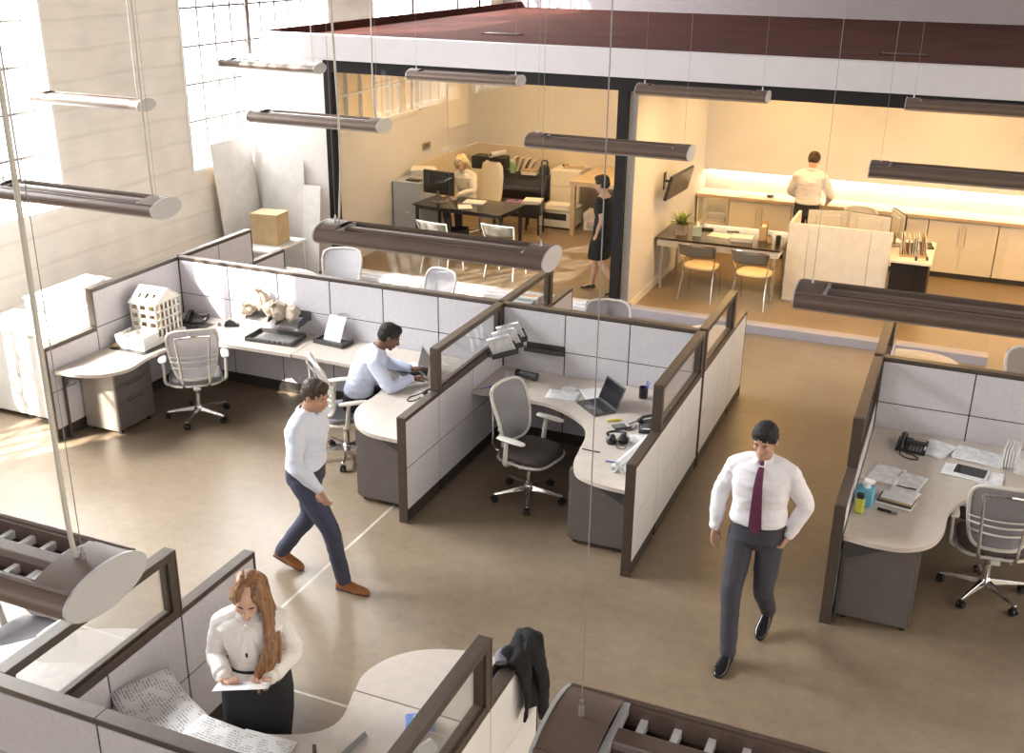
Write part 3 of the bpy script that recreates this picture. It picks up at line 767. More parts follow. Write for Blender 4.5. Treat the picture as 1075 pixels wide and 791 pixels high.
# ------------------------------------------------------------------ chrome visitor chairs
M_tan = mat('tan_seat', (.72, .60, .38), .6)
M_backgrey = mat('taupe_back', (.22, .20, .17), .5)
def visitor_chair(label, x, y, rz, legm=None, seatm=None, grp='chrome visitor chairs'):
    t = thing('visitor_chair', label, 'chair', (x, y, 0), rz, grp)
    lm = legm or M_chrome
    for s in (-1, 1):
        MB().tube(spline([(.22 * s, .22, .008), (.21 * s, .18, .44), (.20 * s, .12, .455)], 5), .011, 8).build('front_leg', lm, t)
        MB().tube(spline([(.23 * s, -.24, .008), (.205 * s, -.13, .44), (.235 * s, -.21, .62), (.255 * s, -.27, .80)], 6), .011, 8).build('rear_leg', lm, t)
    MB().tube(spline([(-.255, -.27, .80), (-.15, -.315, .808), (0, -.33, .81), (.15, -.315, .808), (.255, -.27, .80)], 5), .012, 8).build('top_rail', lm, t)
    b = MB(); pts = []
    for j in range(5):
        for i in range(11):
            u = -1 + .2 * i; z = .635 + .155 * j / 4
            pts.append(V((u * (.225 + .02 * j / 4), -.215 - .085 * (1 - u * u) - (z - .635) * .25, z)))
    b.add(pts, [(j * 11 + i, j * 11 + i + 1, (j + 1) * 11 + i + 1, (j + 1) * 11 + i) for j in range(4) for i in range(10)], True)
    o = b.build('backrest', M_backgrey, t); q = o.modifiers.new('t', 'SOLIDIFY'); q.thickness = .012
    rings = []
    for z, sc in ((.44, .95), (.447, 1), (.465, 1), (.478, .94), (.482, .6), (.483, .05)):
        rings.append([V((.225 * sc * abs(math.cos(a)) ** .7 * (1 if math.cos(a) > 0 else -1), .0 + .215 * sc * abs(math.sin(a)) ** .7 * (1 if math.sin(a) > 0 else -1), z)) for a in [2 * PI * k / 28 for k in range(28)]])
    MB().loft(rings).build('seat', seatm or M_tan, t)
    return t
visitor_chair('chrome chair with tan seat at the stone counter, beside the tv wall', -3.15, 14.13, math.radians(-4))
visitor_chair('chrome chair with tan seat at the stone counter, beside the white screen', -2.43, 14.09, math.radians(-6))
visitor_chair('pale-legged visitor chair behind the big centre lamp, left one', -6.85, 13.72, math.radians(-8), M_white, M_lgrey, 'visitor chairs in the glass office')
visitor_chair('pale-legged visitor chair behind the big centre lamp, right one', -5.95, 13.95, math.radians(-4), M_white, M_lgrey, 'visitor chairs in the glass office')

# ------------------------------------------------------------------ model house (white card)
M_cardw = mat('white_card', (.80, .78, .73), .75, var=.02)
M_cardi = mat('warm_card', (.72, .60, .42), .8, var=.15, scale=25)
ZT = .722
def model_house():
    t = thing('model_house', 'white card model of a gabled house with open rooms on the left desk', 'model', (-7.34, 8.13, ZT), math.radians(2))
    # local: x -.17..0.17, y -.33..0.33
    b = MB().bx(-.17, .17, -.33, .33, .004, .05); b.build('plinth', M_cardw, t)
    c = MB().bx(-.17, .17, -.33, -.322, .05, .14).bx(-.17, -.162, -.33, -.09, .05, .14).bx(.162, .17, -.33, -.09, .05, .14).bx(-.17, .17, -.098, -.09, .05, .13)
    c.bx(-.10, -.094, -.32, -.10, .05, .125).bx(.02, .026, -.32, -.10, .05, .12).bx(-.16, .16, -.22, -.214, .05, .12)
    c.build('courtyard_walls', M_cardw, t)
    x0, x1, y0, y1 = -.16, .155, -.085, .30
    F = MB(); hs = [.05, .14, .225, .31, .395]
    for z in hs: F.bx(x0, x1, y0, y1, z - .004, z + .004)
    F.build('floor_slab', M_cardi, t)
    # front (-y) face with 3 x 3 window openings: build from piers and spandrels
    W = MB()
    def wall_y(y, nx, z0, z1):
        pw = (x1 - x0) / nx
        for i in range(nx + 1):
            xc = x0 + pw * i; W.bx(max(x0, xc - .018), min(x1, xc + .018), y, y + .008, z0, z1)
        for j in range(len(hs) - 1):
            if hs[j] >= z0 - .01: W.bx(x0, x1, y, y + .008, hs[j] - .004, hs[j] + .024); W.bx(x0, x1, y, y + .008, hs[j + 1] - .014, hs[j + 1])
    wall_y(y0, 3, .05, .395); wall_y(y1 - .008, 3, .05, .395)
    for j in range(4):      # +x side: thin posts, partly open rooms
        for k in range(7):
            y = y0 + (y1 - y0) * k / 6
            W.bx(x1 - .008, x1, max(y0, y - .012), min(y1, y + .012), hs[j], hs[j + 1])
        W.bx(x1 - .008, x1, y0, y1, hs[j] - .004, hs[j] + .014)
        W.bx(x0, x0 + .008, y0, y1, hs[j], hs[j + 1])
    W.build('facade', M_cardw, t)
    P = MB()
    for j in range(4):
        for k in range(1, 4): P.bx(x0, x1 - .02, y0 + .096 * k - .003, y0 + .096 * k + .003, hs[j], hs[j + 1])
        P.bx(.03, .036, y0, y1, hs[j], hs[j + 1])
    P.build('room_wall', M_cardi, t)
    ym = (y0 + y1) / 2; zr = .525
    R = MB()
    for s, ye in ((-1, y0 - .012), (1, y1 + .012)):
        d = V((0, ym - ye, zr - .392)); n = V((0, -d.z, d.y)).normalized() * .006
        if s > 0: n = -n
        # roof plane split round three slots on the near side
        def strip(a0, a1, u0, u1):
            q = [V((x0 - .01 + (x1 - x0 + .02) * a, 0, 0)) + V((0, ye, .392)) + d * u for a, u in ((a0, u0), (a1, u0), (a1, u1), (a0, u1))]
            R.loft([q, [p + n for p in q]], smooth=False)
        if s < 0:
            strip(0, 1, 0, .35); strip(0, 1, .62, 1)
            for a0, a1 in ((0, .2), (.3, .45), (.55, .70), (.8, 1)): strip(a0, a1, .35, .62)
        else: strip(0, 1, 0, 1)
    R.build('roof', M_cardw, t)
    for x in (x0, x1 - .008):
        G = MB().loft([[V((x, y0, .395)), V((x, y1, .395)), V((x, ym, zr))], [V((x + .008, y0, .395)), V((x + .008, y1, .395)), V((x + .008, ym, zr))]], smooth=False)
        G.build('gable', M_cardw, t)
tag(MB().prism([(-7.52, 7.74), (-7.10, 7.74), (-7.06, 8.78), (-7.5, 8.78)], 0, .002).build('desk_mat', M_dgrey, loc=(0, 0, .7205)), 'dark mat lying under the white model house', 'desk mat')
model_house()
nb = thing('notebook_pile', 'small pile of notebooks between the model house and the left partition', 'notebooks', (-7.52, 7.83, ZT), .3)
for i, (m, w) in enumerate(((M_dgrey, .14), (M_card, .13), (M_cardi, .10))): MB().box((.005 * i, .004 * i, .006 + .012 * i), (w * .7, w, .011)).build('notebook', m, nb, bevel=.002)

# ------------------------------------------------------------------ desk phone
def desk_phone(label, x, y, z, rz, body=None, cord=True):
    t = thing('desk_phone', label, 'phone', (x, y, z), rz, 'desk phones')
    bm = body or M_black
    prof = [(-.10, .0), (.095, .0), (.095, .055), (.02, .05), (-.10, .018)]  # y,z side view
    MB().loft([[V((sx, a, b)) for a, b in prof] for sx in (-.115, .115)], smooth=False).build('base', bm, t, bevel=.006)
    def top(yv): return .018 + (yv + .10) / .195 * .037
    MB().add([(.0, .02, top(.02) + .004), (.095, .02, top(.02) + .004), (.095, .078, top(.078) + .004), (0, .078, top(.078) + .004)], [(0, 1, 2, 3)]).build('display', M_lgrey, t)
    k = MB()
    for i in range(4):
        for j in range(4): k.box((-.005 + .027 * i, -.08 + .022 * j, top(-.08 + .022 * j) + .003), (.018, .013, .006))
    k.build('keypad', M_mgrey, t, bevel=.001)
    MB().box((.106, .0, top(0) + .004), (.012, .14, .004)).build('label_strip', M_white, t)
    h = MB().tube(spline([(-.075, -.10, top(-.1) + .022), (-.075, -.06, top(-.06) + .045), (-.075, .05, top(.05) + .045), (-.075, .10, top(.09) + .022)], 5), [.022, .017, .017, .022], 10, flat=.8)
    h.ell((-.075, -.095, top(-.1) + .018), (.028, .03, .02)).ell((-.075, .09, top(.09) + .018), (.028, .03, .02)).build('handset', bm, t)
    if cord:
        MB().tube(spline([(-.075, -.11, .03), (-.06, -.17, .008), (.0, -.215, .006), (.07, -.21, .006), (.075, -.17, .006), (.03, -.135, .006), (-.03, -.12, .006)], 6), .005, 6).build('cord', M_blackmat, t)
    return t
desk_phone('black desk phone behind the model house', -7.30, 8.78, ZT, math.radians(20))
desk_phone('black desk phone on the right-hand desk below the fabric wall', -.09, 8.62, ZT, math.radians(-5))
desk_phone('black phone by the partition to the right of the typing man', -4.06, 7.90, ZT, math.radians(-80))
desk_phone('black phone against the aisle partition beside the open laptop', -2.13, 8.12, ZT, math.radians(-75))
desk_phone('grey phone in the sunlit far corner cubicle near the cardboard box', -7.42, 10.0, ZT, math.radians(160), M_mgrey)

# ------------------------------------------------------------------ laptops
def laptop(label, x, y, rz, body, tilt=105):
    t = thing('laptop', label, 'laptop', (x, y, ZT), rz, 'laptops')
    MB().prism(rrect(.33, .225, .012), 0, .014).build('base', body, t, bevel=.003)
    k = MB()
    for r in range(5):
        for c in range(13): k.box((-.138 + .023 * c, .005 + .018 * r, .0155), (.019, .014, .003))
    k.build('keyboard', M_black, t)
    MB().box((0, -.062, .0145), (.10, .062, .001)).build('trackpad', M_mgrey, t)
    a = math.radians(tilt); R = Matrix.Rotation(math.radians(180 - tilt) * -1, 3, 'X')
    R = Matrix.Rotation(math.radians(-(tilt - 90)), 3, 'X')
    lid = MB().prism(rrect(.33, .216, .012), -.004, .004)
    lid.v = [R @ V((p.x, p.z + 0, p.y + .108)) + V((0, .112, .012)) for p in lid.v]
    lo = lid.build('lid', body, t)
    s = MB().box((0, 0, 0), (.31, .190, .0008)); s.v = [R @ V((p.x, p.z - .0052, p.y + .108)) + V((0, .112, .012)) for p in s.v]
    s.build('screen', M_screen, lo)
    return t
laptop('laptop the man in the blue shirt is typing on', -4.52, 8.36, math.radians(-48), M_alu, 104)
laptop('open laptop with a black screen on the middle desk', -2.69, 8.35, math.radians(-43), M_dgrey, 112)

# ------------------------------------------------------------------ paper, trays, small things
def sheet(label, x, y, z, rz, w=.21, h=.297, m=None, name='paper_sheet', grp='loose sheets', curl=0, cat='paper'):
    n = 8; P = []
    for j in range(n + 1):
        for i in range(n + 1):
            u, v = i / n - .5, j / n - .5
            P.append((u * w, v * h, .0012 + curl * (max(0, -u - .15) ** 2) * 4 + .0015 * math.sin(u * 5 + v * 3) ** 2))
    f = [(j * (n + 1) + i, j * (n + 1) + i + 1, (j + 1) * (n + 1) + i + 1, (j + 1) * (n + 1) + i) for j in range(n) for i in range(n)]
    o = MB().add(P, f, True).build(name, m or M_print)
    so = o.modifiers.new('t', 'SOLIDIFY'); so.thickness = .0008; so.offset = 0
    o.location = (x, y, z); o.rotation_euler = (0, 0, rz)
    return tag(o, label, cat, grp)
def stack(label, x, y, z, rz, w=.21, h=.297, n=5, t=.004, m=None, grp='paper stacks', name='paper_stack', cat='papers', jit=.012):
    r = thing(name, label, cat, (x, y, z), rz, grp)
    for k in range(n):
        o = MB().box((random.uniform(-jit, jit), random.uniform(-jit, jit), t * (k + .5)), (w, h, t * .85), rz=random.uniform(-.06, .06)).build('sheet', (m or M_print) if k == n - 1 else M_paper, r)
    return r
def pen(label, x, y, z, rz, m, L=.14, grp='pens'):
    t = thing('pen', label, 'pen', (x, y, z), rz, grp)
    MB().cyl((-L / 2, 0, .005), (L * .3, 0, .005), .005, seg=8).cyl((L * .42, 0, .005), (L / 2, 0, .005), .003, .001, 8).build('barrel', m, t)
    MB().cyl((L * .3, 0, .005), (L * .42, 0, .005), .0055, seg=8).box((L * .3, 0, .012), (.05, .003, .002)).build('clip', M_dgrey, t)
def letter_tray(label, x, y, z, rz, w=.33, d=.26, h=.055, m=None, notch=True, grp='letter trays'):
    t = thing('letter_tray', label, 'tray', (x, y, z), rz, grp)
    b = MB().bx(-w / 2, w / 2, -d / 2, d / 2, 0, .005); b.build('tray_floor', m or M_dgrey, t)
    s = MB()
    for sx in (-1, 1):
        q = [V((sx * w / 2, -d / 2, .0)), V((sx * w / 2, d / 2, 0)), V((sx * (w / 2 + .012), d / 2, h)), V((sx * (w / 2 + .012), -d / 2 + .03, h)), V((sx * (w / 2 + .006), -d / 2, h * .5))]
        s.loft([q, [p + V((sx * .005, 0, 0)) for p in q]], smooth=False)
    s.bx(-w / 2, w / 2, d / 2 - .005, d / 2, 0, h)
    s.build('tray_side', m or M_dgrey, t)
    f = MB().bx(-w / 2, w / 2, -d / 2, -d / 2 + .006, 0, .025)
    f.build('tray_lip', m or M_dgrey, t)
    return t
# flat tray in front of the sacks, with notched front
tr = thing('desk_tray', 'low black desk tray with three notches, in front of the cloth sacks', 'tray', (-6.22, 8.66, ZT), math.radians(4))
MB().bx(-.25, .25, -.13, .13, 0, .005).build('tray_floor', M_mgrey, tr)
m = MB()
for a, b in ((-.25, .02), (.045, .08), (.105, .14), (.165, .25)): m.bx(a, b, -.155, -.13, 0, .034)
m.bx(-.25, .25, -.155, -.13, 0, .012)
m.bx(-.25, .25, .125, .145, 0, .05).bx(-.27, -.25, -.155, .145, 0, .045).bx(.25, .27, -.155, .145, 0, .045)
m.build('tray_rim', M_dgrey, tr, bevel=.004)
# wall-hung trays carrying the sacks
def hung_tray(label, x, z):
    t = thing('wall_tray', label, 'tray', (x, 8.955, z), 0, 'trays hung on the partition')
    d = .25; w = .27
    Rm = Matrix.Rotation(math.radians(8), 4, 'X')
    MB().bx(-w / 2, w / 2, -d, 0, 0, .005).xf(Rm).build('tray_floor', M_mgrey, t)
    for s in (-1, 1):
        q = [V((s * w / 2, 0, 0))] + [V((s * w / 2, -d * (1 - math.cos(a)) , .075 * math.cos(a))) for a in [0, .5, .9, 1.25, 1.5]] + [V((s * w / 2, -d, 0))]
        q = [V((s * w / 2, 0, 0)), V((s * w / 2, 0, .075)), V((s * w / 2, -d * .55, .075)), V((s * w / 2, -d * .8, .06)), V((s * w / 2, -d * .95, .03)), V((s * w / 2, -d, 0))]
        MB().loft([q, [p + V((.006, 0, 0)) for p in q]], smooth=False).xf(Rm).build('tray_side', M_dgrey, t)
    MB().bx(-w / 2, w / 2, -.004, .006, -.02, .08).build('hook_plate', M_dgrey, t)
hung_tray('black tray hung on the partition under the upright cloth sack', -6.48, .90)
hung_tray('black tray hung on the partition under the drooping cloth sacks', -6.12, .88)
M_sack = mat('calico', (.46, .385, .30), .9, var=.08, scale=20, bump=.3, bscale=60)
def sack(label, x, y, z, r, tilt, az):
    t = thing('cloth_sack', label, 'sack', (x, y, z), az, 'cloth sacks on the trays')
    R = Matrix.Rotation(tilt, 4, 'X')
    rings = []
    prof = [(.02, .0), (.75, .06), (1.0, .35), (1.02, .8), (.85, 1.2), (.5, 1.5), (.22, 1.66), (.20, 1.72), (.34, 1.86), (.42, 1.98), (.30, 2.0), (.05, 1.9)]
    for q, h in prof:
        rings.append([V((r * q * (1 + .09 * math.sin(5 * a + h * 3) + (.16 * math.sin(9 * a) if h > 1.5 else 0)) * math.cos(a), r * q * (1 + .09 * math.sin(5 * a + h * 3) + (.16 * math.sin(9 * a) if h > 1.5 else 0)) * math.sin(a) * .9, r * h)) for a in [2 * PI * k / 32 for k in range(32)]])
    MB().loft(rings).noise(.026, 15, x).noise(.010, 45, x).xf(R).build('bag', M_sack, t)
    MB().tube([R @ V((r * .24 * math.cos(a), r * .22 * math.sin(a), r * 1.69)) for a in [2 * PI * k / 14 for k in range(14)]], .005, 6, closed=True).tube([R @ V(p) for p in spline([(.0, -r * .24, r * 1.68), (.01, -r * .6, r * 1.5), (.02, -r * 1.08, r * .9), (.02, -r * 1.12, r * .2)], 4)], .0035, 6).build('drawstring', M_sack, t)
sack('upright round cloth sack at the back of the left tray', -6.52, 8.84, .955, .112, .1, .4)
sack('cloth sack slumped forward on the left tray', -6.40, 8.78, .955, .085, 1.0, 1.9)
sack('cloth sack lying in front of the upright one', -6.60, 8.76, .945, .075, .8, .2)
sack('cloth sack leaning back on the right tray', -6.20, 8.80, .95, .098, .75, -.5)
sack('cloth sack with a ruffled neck at the right end of the trays', -6.04, 8.80, .945, .085, .95, -1.3)
# document holder left of the seated man
t = thing('copy_holder', 'black copy holder with a leaning printed page left of the seated man', 'document holder', (-5.63, 8.80, ZT), math.radians(-6))
MB().bx(-.18, .18, -.08, .10, 0, .02).bx(-.18, .18, -.095, -.08, 0, .045).bx(-.18, -.165, -.08, .10, 0, .04).bx(.165, .18, -.08, .10, 0, .04).build('holder', M_dgrey, t, bevel=.003)
R = Matrix.Translation((0, .0, .02)) @ Matrix.Rotation(math.radians(62), 4, 'X')
s = MB().bx(-.125, .085, 0, .26, 0, .003).xf(R).build('page', M_print, t)
MB().tube(spline([(-.04, .13, .04), (-.04, .145, .22), (-.02, .15, .275), (.10, .15, .275), (.12, .145, .22), (.12, .13, .04)], 4), .005, 6).build('wire_stand', M_alu, t)
# tape dispenser and a clip dish
t = thing('tape_dispenser', 'black tape dispenser between the phone and the sacks', 'tape dispenser', (-6.86, 8.80, ZT), .5)
prof = [(-.075, 0), (.075, 0), (.078, .03), (.05, .028), (.02, .055), (-.02, .075), (-.06, .06), (-.078, .02)]
MB().loft([[V((a, y, b)) for a, b in prof] for y in (-.026, .026)], smooth=False).build('body', M_black, t, bevel=.005)
MB().cyl((-.018, -.012, .052), (-.018, .012, .052), .034, seg=20).build('tape_roll', M_lgrey, t)
t = thing('clip_dish', 'tiny metal dish beside the tape dispenser', 'dish', (-7.0, 8.77, ZT))
MB().lathe([(0, 0), (.02, 0), (.028, .018), (.025, .018), (.018, .004), (0, .004)]).build('dish', M_alu, t); MB().ell((0, 0, .018), (.014, .014, .012)).build('clips', M_mgrey, t)
# man's desk
sheet('white page under the typing man\'s left hand', -4.58, 8.5, ZT, .9, m=M_paper)
# middle desk
sheet('white sheet under the black tumbler', -3.62, 8.72, ZT, .3, m=M_paper)
t = thing('travel_tumbler', 'black ribbed tumbler lying on its side in the corner of the middle desk', 'tumbler', (-3.46, 8.72, ZT + .038), math.radians(-8))
MB().tube([(-.11, 0, 0), (-.105, 0, 0), (.07, 0, 0)], [.03, .034, .038], 20).build('body', M_dgrey, t)
MB().tube([(-.155, 0, 0), (-.15, 0, 0), (-.115, 0, 0), (-.11, 0, 0)], [.026, .036, .036, .032], 20).build('lid', M_black, t)
pen('blue pen at the left end of the middle desk', -3.74, 8.36, ZT, .9, M_blue)
sheet('printed sheet left of the open laptop', -3.05, 8.50, ZT, .12, .30, .21)
sheet('small note above the printed sheet', -3.05, 8.66, ZT, .05, .13, .10)
sheet('white corner of a page behind the open laptop', -2.80, 8.62, ZT, .6, m=M_paper)
t = thing('pen_cup', 'black pen cup holding two blue pens on the middle desk', 'pen cup', (-2.38, 8.74, ZT))
MB().lathe([(0, 0), (.04, 0), (.041, .1), (.037, .1), (.036, .005), (0, .005)]).build('cup', M_black, t)
for a in (.3, 1.1): MB().cyl((0, 0, .01), (.05 * math.cos(a), .05 * math.sin(a), .15), .0045, seg=8).build('pen', M_blue, t)
t = thing('calculator', 'black calculator by the open laptop', 'calculator', (-2.36, 8.04, ZT), math.radians(-50))
MB().box((0, 0, .009), (.09, .15, .018)).build('body', M_dgrey, t, bevel=.004)
MB().box((0, .05, .019), (.075, .03, .002)).build('display', M_lgrey, t)
k = MB()
for i in range(4):
    for j in range(4): k.box((-.028 + .019 * i, -.055 + .022 * j, .02), (.013, .014, .004))
k.build('keys', M_mgrey, t)
t = thing('highlighter', 'yellow highlighter between laptop and calculator', 'highlighter', (-2.46, 8.14, ZT), .6)
MB().cyl((-.06, 0, .009), (.03, 0, .009), .009, seg=12).build('barrel', M_yellow, t); MB().cyl((.03, 0, .009), (.065, 0, .009), .0085, seg=12).build('cap', M_yellow, t)
t = thing('headphones', 'black headphones on the middle desk end', 'headphones', (-2.30, 7.74, ZT + .004), .5)
for s in (-1, 1):
    MB().tube([(s * .05, 0, .006), (s * .05, 0, .03), (s * .045, 0, .045)], [.042, .045, .03], 18, up=(0, 1, 0), rcap=True).build('ear_cup', M_black, t)
MB().tube(spline([(-.06, .02, .04), (-.075, .06, .055), (-.03, .12, .04), (.03, .12, .04), (.075, .06, .055), (.06, .02, .04)], 5), .011, 8).build('headband', M_black, t)
MB().tube(spline([(.0, -.03, .006), (-.03, -.10, .005), (.02, -.14, .005), (.05, -.10, .005), (.01, -.06, .005)], 5), .003, 6).build('cable', M_blackmat, t)
pen('dark pen lying near the rounded end of the middle desk', -2.44, 7.50, ZT, -.05, M_dgrey, .16)
pen('blue pen beside the rolled drawings', -2.20, 7.38, ZT, .1, M_blue, .16)
sheet('loose note under the black phone by the aisle', -2.14, 7.86, ZT, .4, .16, .2)
for i, (dx, dy, r, dz, lb) in enumerate(((0, 0, .030, 0, 'thick rolled white drawing along the aisle partition'), (.045, .0, .030, .0, 'thinner rolled drawing against the aisle partition'), (.0225, .0, .028, .046, 'rolled drawing resting on top of the other two'))):
    t = thing('paper_roll', lb, 'paper roll', (-2.125 + dx * 1.6, 7.50 + dy, ZT + r + dz), math.radians(82), 'rolled drawings')
    sp_ = []
    for k in range(60):
        a = k * .28; q = r * (1 - .35 * k / 60); sp_.append((q * math.cos(a), q * math.sin(a)))
    ring0 = [V((-.29, a, b)) for a, b in sp_]; ring1 = [V((.29, a, b)) for a, b in sp_]
    n_ = len(sp_)
    o = MB().add(ring0 + ring1, [(k, k + 1, n_ + k + 1, n_ + k) for k in range(n_ - 1)], True).build('sheet', M_paper, t)
    q = o.modifiers.new('t', 'SOLIDIFY'); q.thickness = .001
# slanted wall files on the partition
for i, (y, z, lb) in enumerate(((8.84, .99, 'rear slanted file holder of papers above the tumbler'), (8.74, .965, 'middle slanted file holder of papers above the tumbler'), (8.62, .94, 'front slanted file holder of papers above the tumbler'))):
    t = thing('wall_file', lb, 'file holder', (-3.80, y, z), math.radians(24), 'file holders on the glass-topped partition')
    R = Matrix.Rotation(math.radians(26), 4, 'X') @ Matrix.Rotation(math.radians(-20), 4, 'Y')
    MB().bx(-.0, .25, -.045, .004, -.008, 0).bx(-.0, .25, -.049, -.043, -.008, .055).bx(-.0, .25, 0, .005, -.008, .12).xf(R).build('pocket', M_dgrey, t)
    MB().bx(.02, .235, -.034, -.012, .002, .235).xf(R).build('papers', M_print, t)
    MB().bx(-.034, .02, -.02, .02, -.01, .05).build('bracket', M_dgrey, t)
t = thing('tool_rail', 'dark shelf rail on the fabric wall beside the file holders', 'rail', (-3.41, 8.963, .925))
MB().bx(-.19, .19, -.07, 0, 0, .012).bx(-.19, .19, -.075, -.068, 0, .04).bx(-.19, .19, -.006, 0, -.02, .075).build('rail', M_dgrey, t, bevel=.002)
# right desk
stack('crumpled white papers by the desk phone, left of the divider seam', .10, 8.68, ZT, -.35, .22, .30, 4)
stack('wide printed pages below the fabric wall on the right desk', .42, 8.66, ZT, -.18, .36, .24, 4)
stack('printed pages under the black tablet', .38, 8.33, ZT, -.12, .42, .22, 2)
t = thing('tablet', 'black tablet with a white rim on the right desk', 'tablet', (.36, 8.34, ZT + .0095), -.16)
MB().prism(rrect(.25, .18, .012), 0, .008).build('case', M_white, t); MB().prism(rrect(.225, .165, .008), .008, .0095).build('screen', M_screen, t)
for k in range(5):
    t = thing('book', ['cream book, outermost left of the upright row', 'cream book, second in the upright row', 'pale book, middle of the upright row', 'cream book, fourth in the upright row', 'pale book, outermost right of the upright row'][k] + ' by the right edge', 'book', (.60 + .022 * k, 8.66, ZT), -.15, 'books by the right edge')
    MB().bx(-.009, .009, -.11, .11, 0, .155 - .004 * (k % 2)).build('cover', (M_cream, M_card, M_cream, M_white, M_cream)[k], t, bevel=.002)
    MB().bx(-.0065, .0065, -.1105, .105, .003, .156 - .004 * (k % 2)).build('pages', M_paper, t)
stack('printed binder pages cut by the right edge', .83, 8.62, ZT, -.12, .26, .33, 9, .007)
sheet('printed page nearest the dark partition on the right desk', -.24, 8.05, ZT, -.2, .24, .33)
sheet('printed page beside the phone cord on the right desk', -.06, 7.99, ZT, -.22, .21, .297)
sheet('handwritten page below the pen', -.10, 7.75, ZT, -.3, .22, .22)
pen('black pen on the printed pages of the right desk', -.07, 7.86, ZT + .006, -.12, M_black, .15)
t = thing('notebook_pile', 'pile of cream notebooks and folders beside the tissue box', 'notebooks', (-.13, 7.60, ZT), -.18)
for i, (m_, w_, h_) in enumerate(((M_paper, .26, .17), (M_dgrey, .25, .15), (M_card, .23, .13), (M_cream, .22, .12))): MB().box((.004 * i, .006 * i, .006 + .011 * i), (w_, h_, .010)).build('notebook', m_, t, bevel=.001)
t = thing('tissue_box', 'turquoise patterned tissue box on the right desk', 'tissue box', (-.34, 7.50, ZT), -.1)
MB().bx(-.058, .058, -.058, .058, 0, .13).build('box', M_cyan, t, bevel=.002)
MB().loft([[V((q * math.cos(a) * (1 + .3 * math.sin(3 * a)), q * .8 * math.sin(a), .128 + h)) for a in [2 * PI * k / 18 for k in range(18)]] for q, h in ((.03, 0), (.028, .02), (.045, .04), (.05, .055), (.03, .07), (.004, .072))]).noise(.008, 40).build('tissue', M_paper, t)
t = thing('bottle', 'yellow-green bottle with black cap in front of the tissue box', 'bottle', (-.36, 7.34, ZT), -.1)
MB().prism(rrect(.062, .05, .012), 0, .115).build('body', mat('lime_plastic', (.50, .52, .07), .4), t, bevel=.006)
MB().prism(rrect(.054, .042, .012), .115, .15).build('cap', M_black, t, bevel=.004)
t = thing('marker', 'dark marker lying by the bottle on the right desk', 'marker', (-.17, 7.42, ZT), -.2)
MB().cyl((-.07, 0, .011), (.03, 0, .011), .011, seg=12).build('barrel', M_black, t); MB().cyl((.03, 0, .011), (.07, 0, .011), .010, seg=12).build('cap', M_mgrey, t)
# behind C
t = thing('tape_gun', 'orange and black tape gun on the desk beyond the right-hand cubicle', 'tape gun', (-.02, 10.35, ZT), -.2)
MB().bx(-.12, .02, -.02, .02, .0, .05).bx(-.12, -.09, -.025, .025, 0, .08).build('grip', M_black, t, bevel=.006)
MB().tube(spline([(.0, 0, .04), (.08, 0, .05), (.15, .0, .03)], 5), [.028, .03, .024], 12, rcap=True).build('roll_guard', M_orange, t)
t = thing('mug', 'white mug on the desk beyond the right-hand cubicle', 'mug', (-.30, 10.28, ZT))
MB().lathe([(0, 0), (.036, 0), (.04, .09), (.036, .09), (.033, .006), (0, .006)]).build('cup', M_white, t)
MB().tube(spline([(.038, 0, .075), (.065, 0, .07), (.065, 0, .03), (.037, 0, .02)], 5), .006, 8).build('handle', M_white, t)
t = thing('earphones', 'white earphones tangled beside the mug', 'earphones', (-.17, 10.32, ZT))
MB().tube(spline([(-.06, 0, .004), (0, .03, .004), (.05, -.01, .004), (.0, -.03, .004), (-.03, .01, .004), (.07, .03, .004)], 6), .004, 6).build('cable', M_white, t); MB().ell((.07, .03, .009), .009).ell((-.06, 0, .009), .009).build('ear_bud', M_white, t)
# binders seen through glass
cols = [(.7, .68, .62), (.25, .45, .5), (.75, .62, .4), (.6, .6, .62), (.2, .3, .35), (.78, .74, .68), (.62, .35, .2), (.5, .55, .58)]
adj = ['cream', 'teal', 'ochre', 'pale grey', 'dark teal', 'ivory', 'rust', 'steel grey']
for k in range(8):
    t = thing('binder', '%s binder in the row seen through the glass-topped partition' % adj[k], 'binder', (-4.09, 9.72 + .082 * k, ZT), PI, 'binders behind the glass-topped partition')
    mm = mat('binder_%s' % adj[k].replace(' ', '_'), cols[k], .5)
    MB().bx(-.13, .13, -.034, .034, 0, .31).build('cover', mm, t, bevel=.003)
    MB().box((-.131, 0, .2), (.002, .045, .10)).build('spine_label', M_white, t)
t = thing('phone_handset', 'small black handset leaning on the aisle partition beyond the cubicle', 'phone', (-2.12, 9.2, ZT), .2)
MB().bx(-.05, .05, -.06, .06, 0, .03).build('cradle', M_black, t, bevel=.005); MB().tube([(0, 0, .03), (.01, .02, .20)], [.02, .017], 10, rcap=True).build('handset', M_black, t)

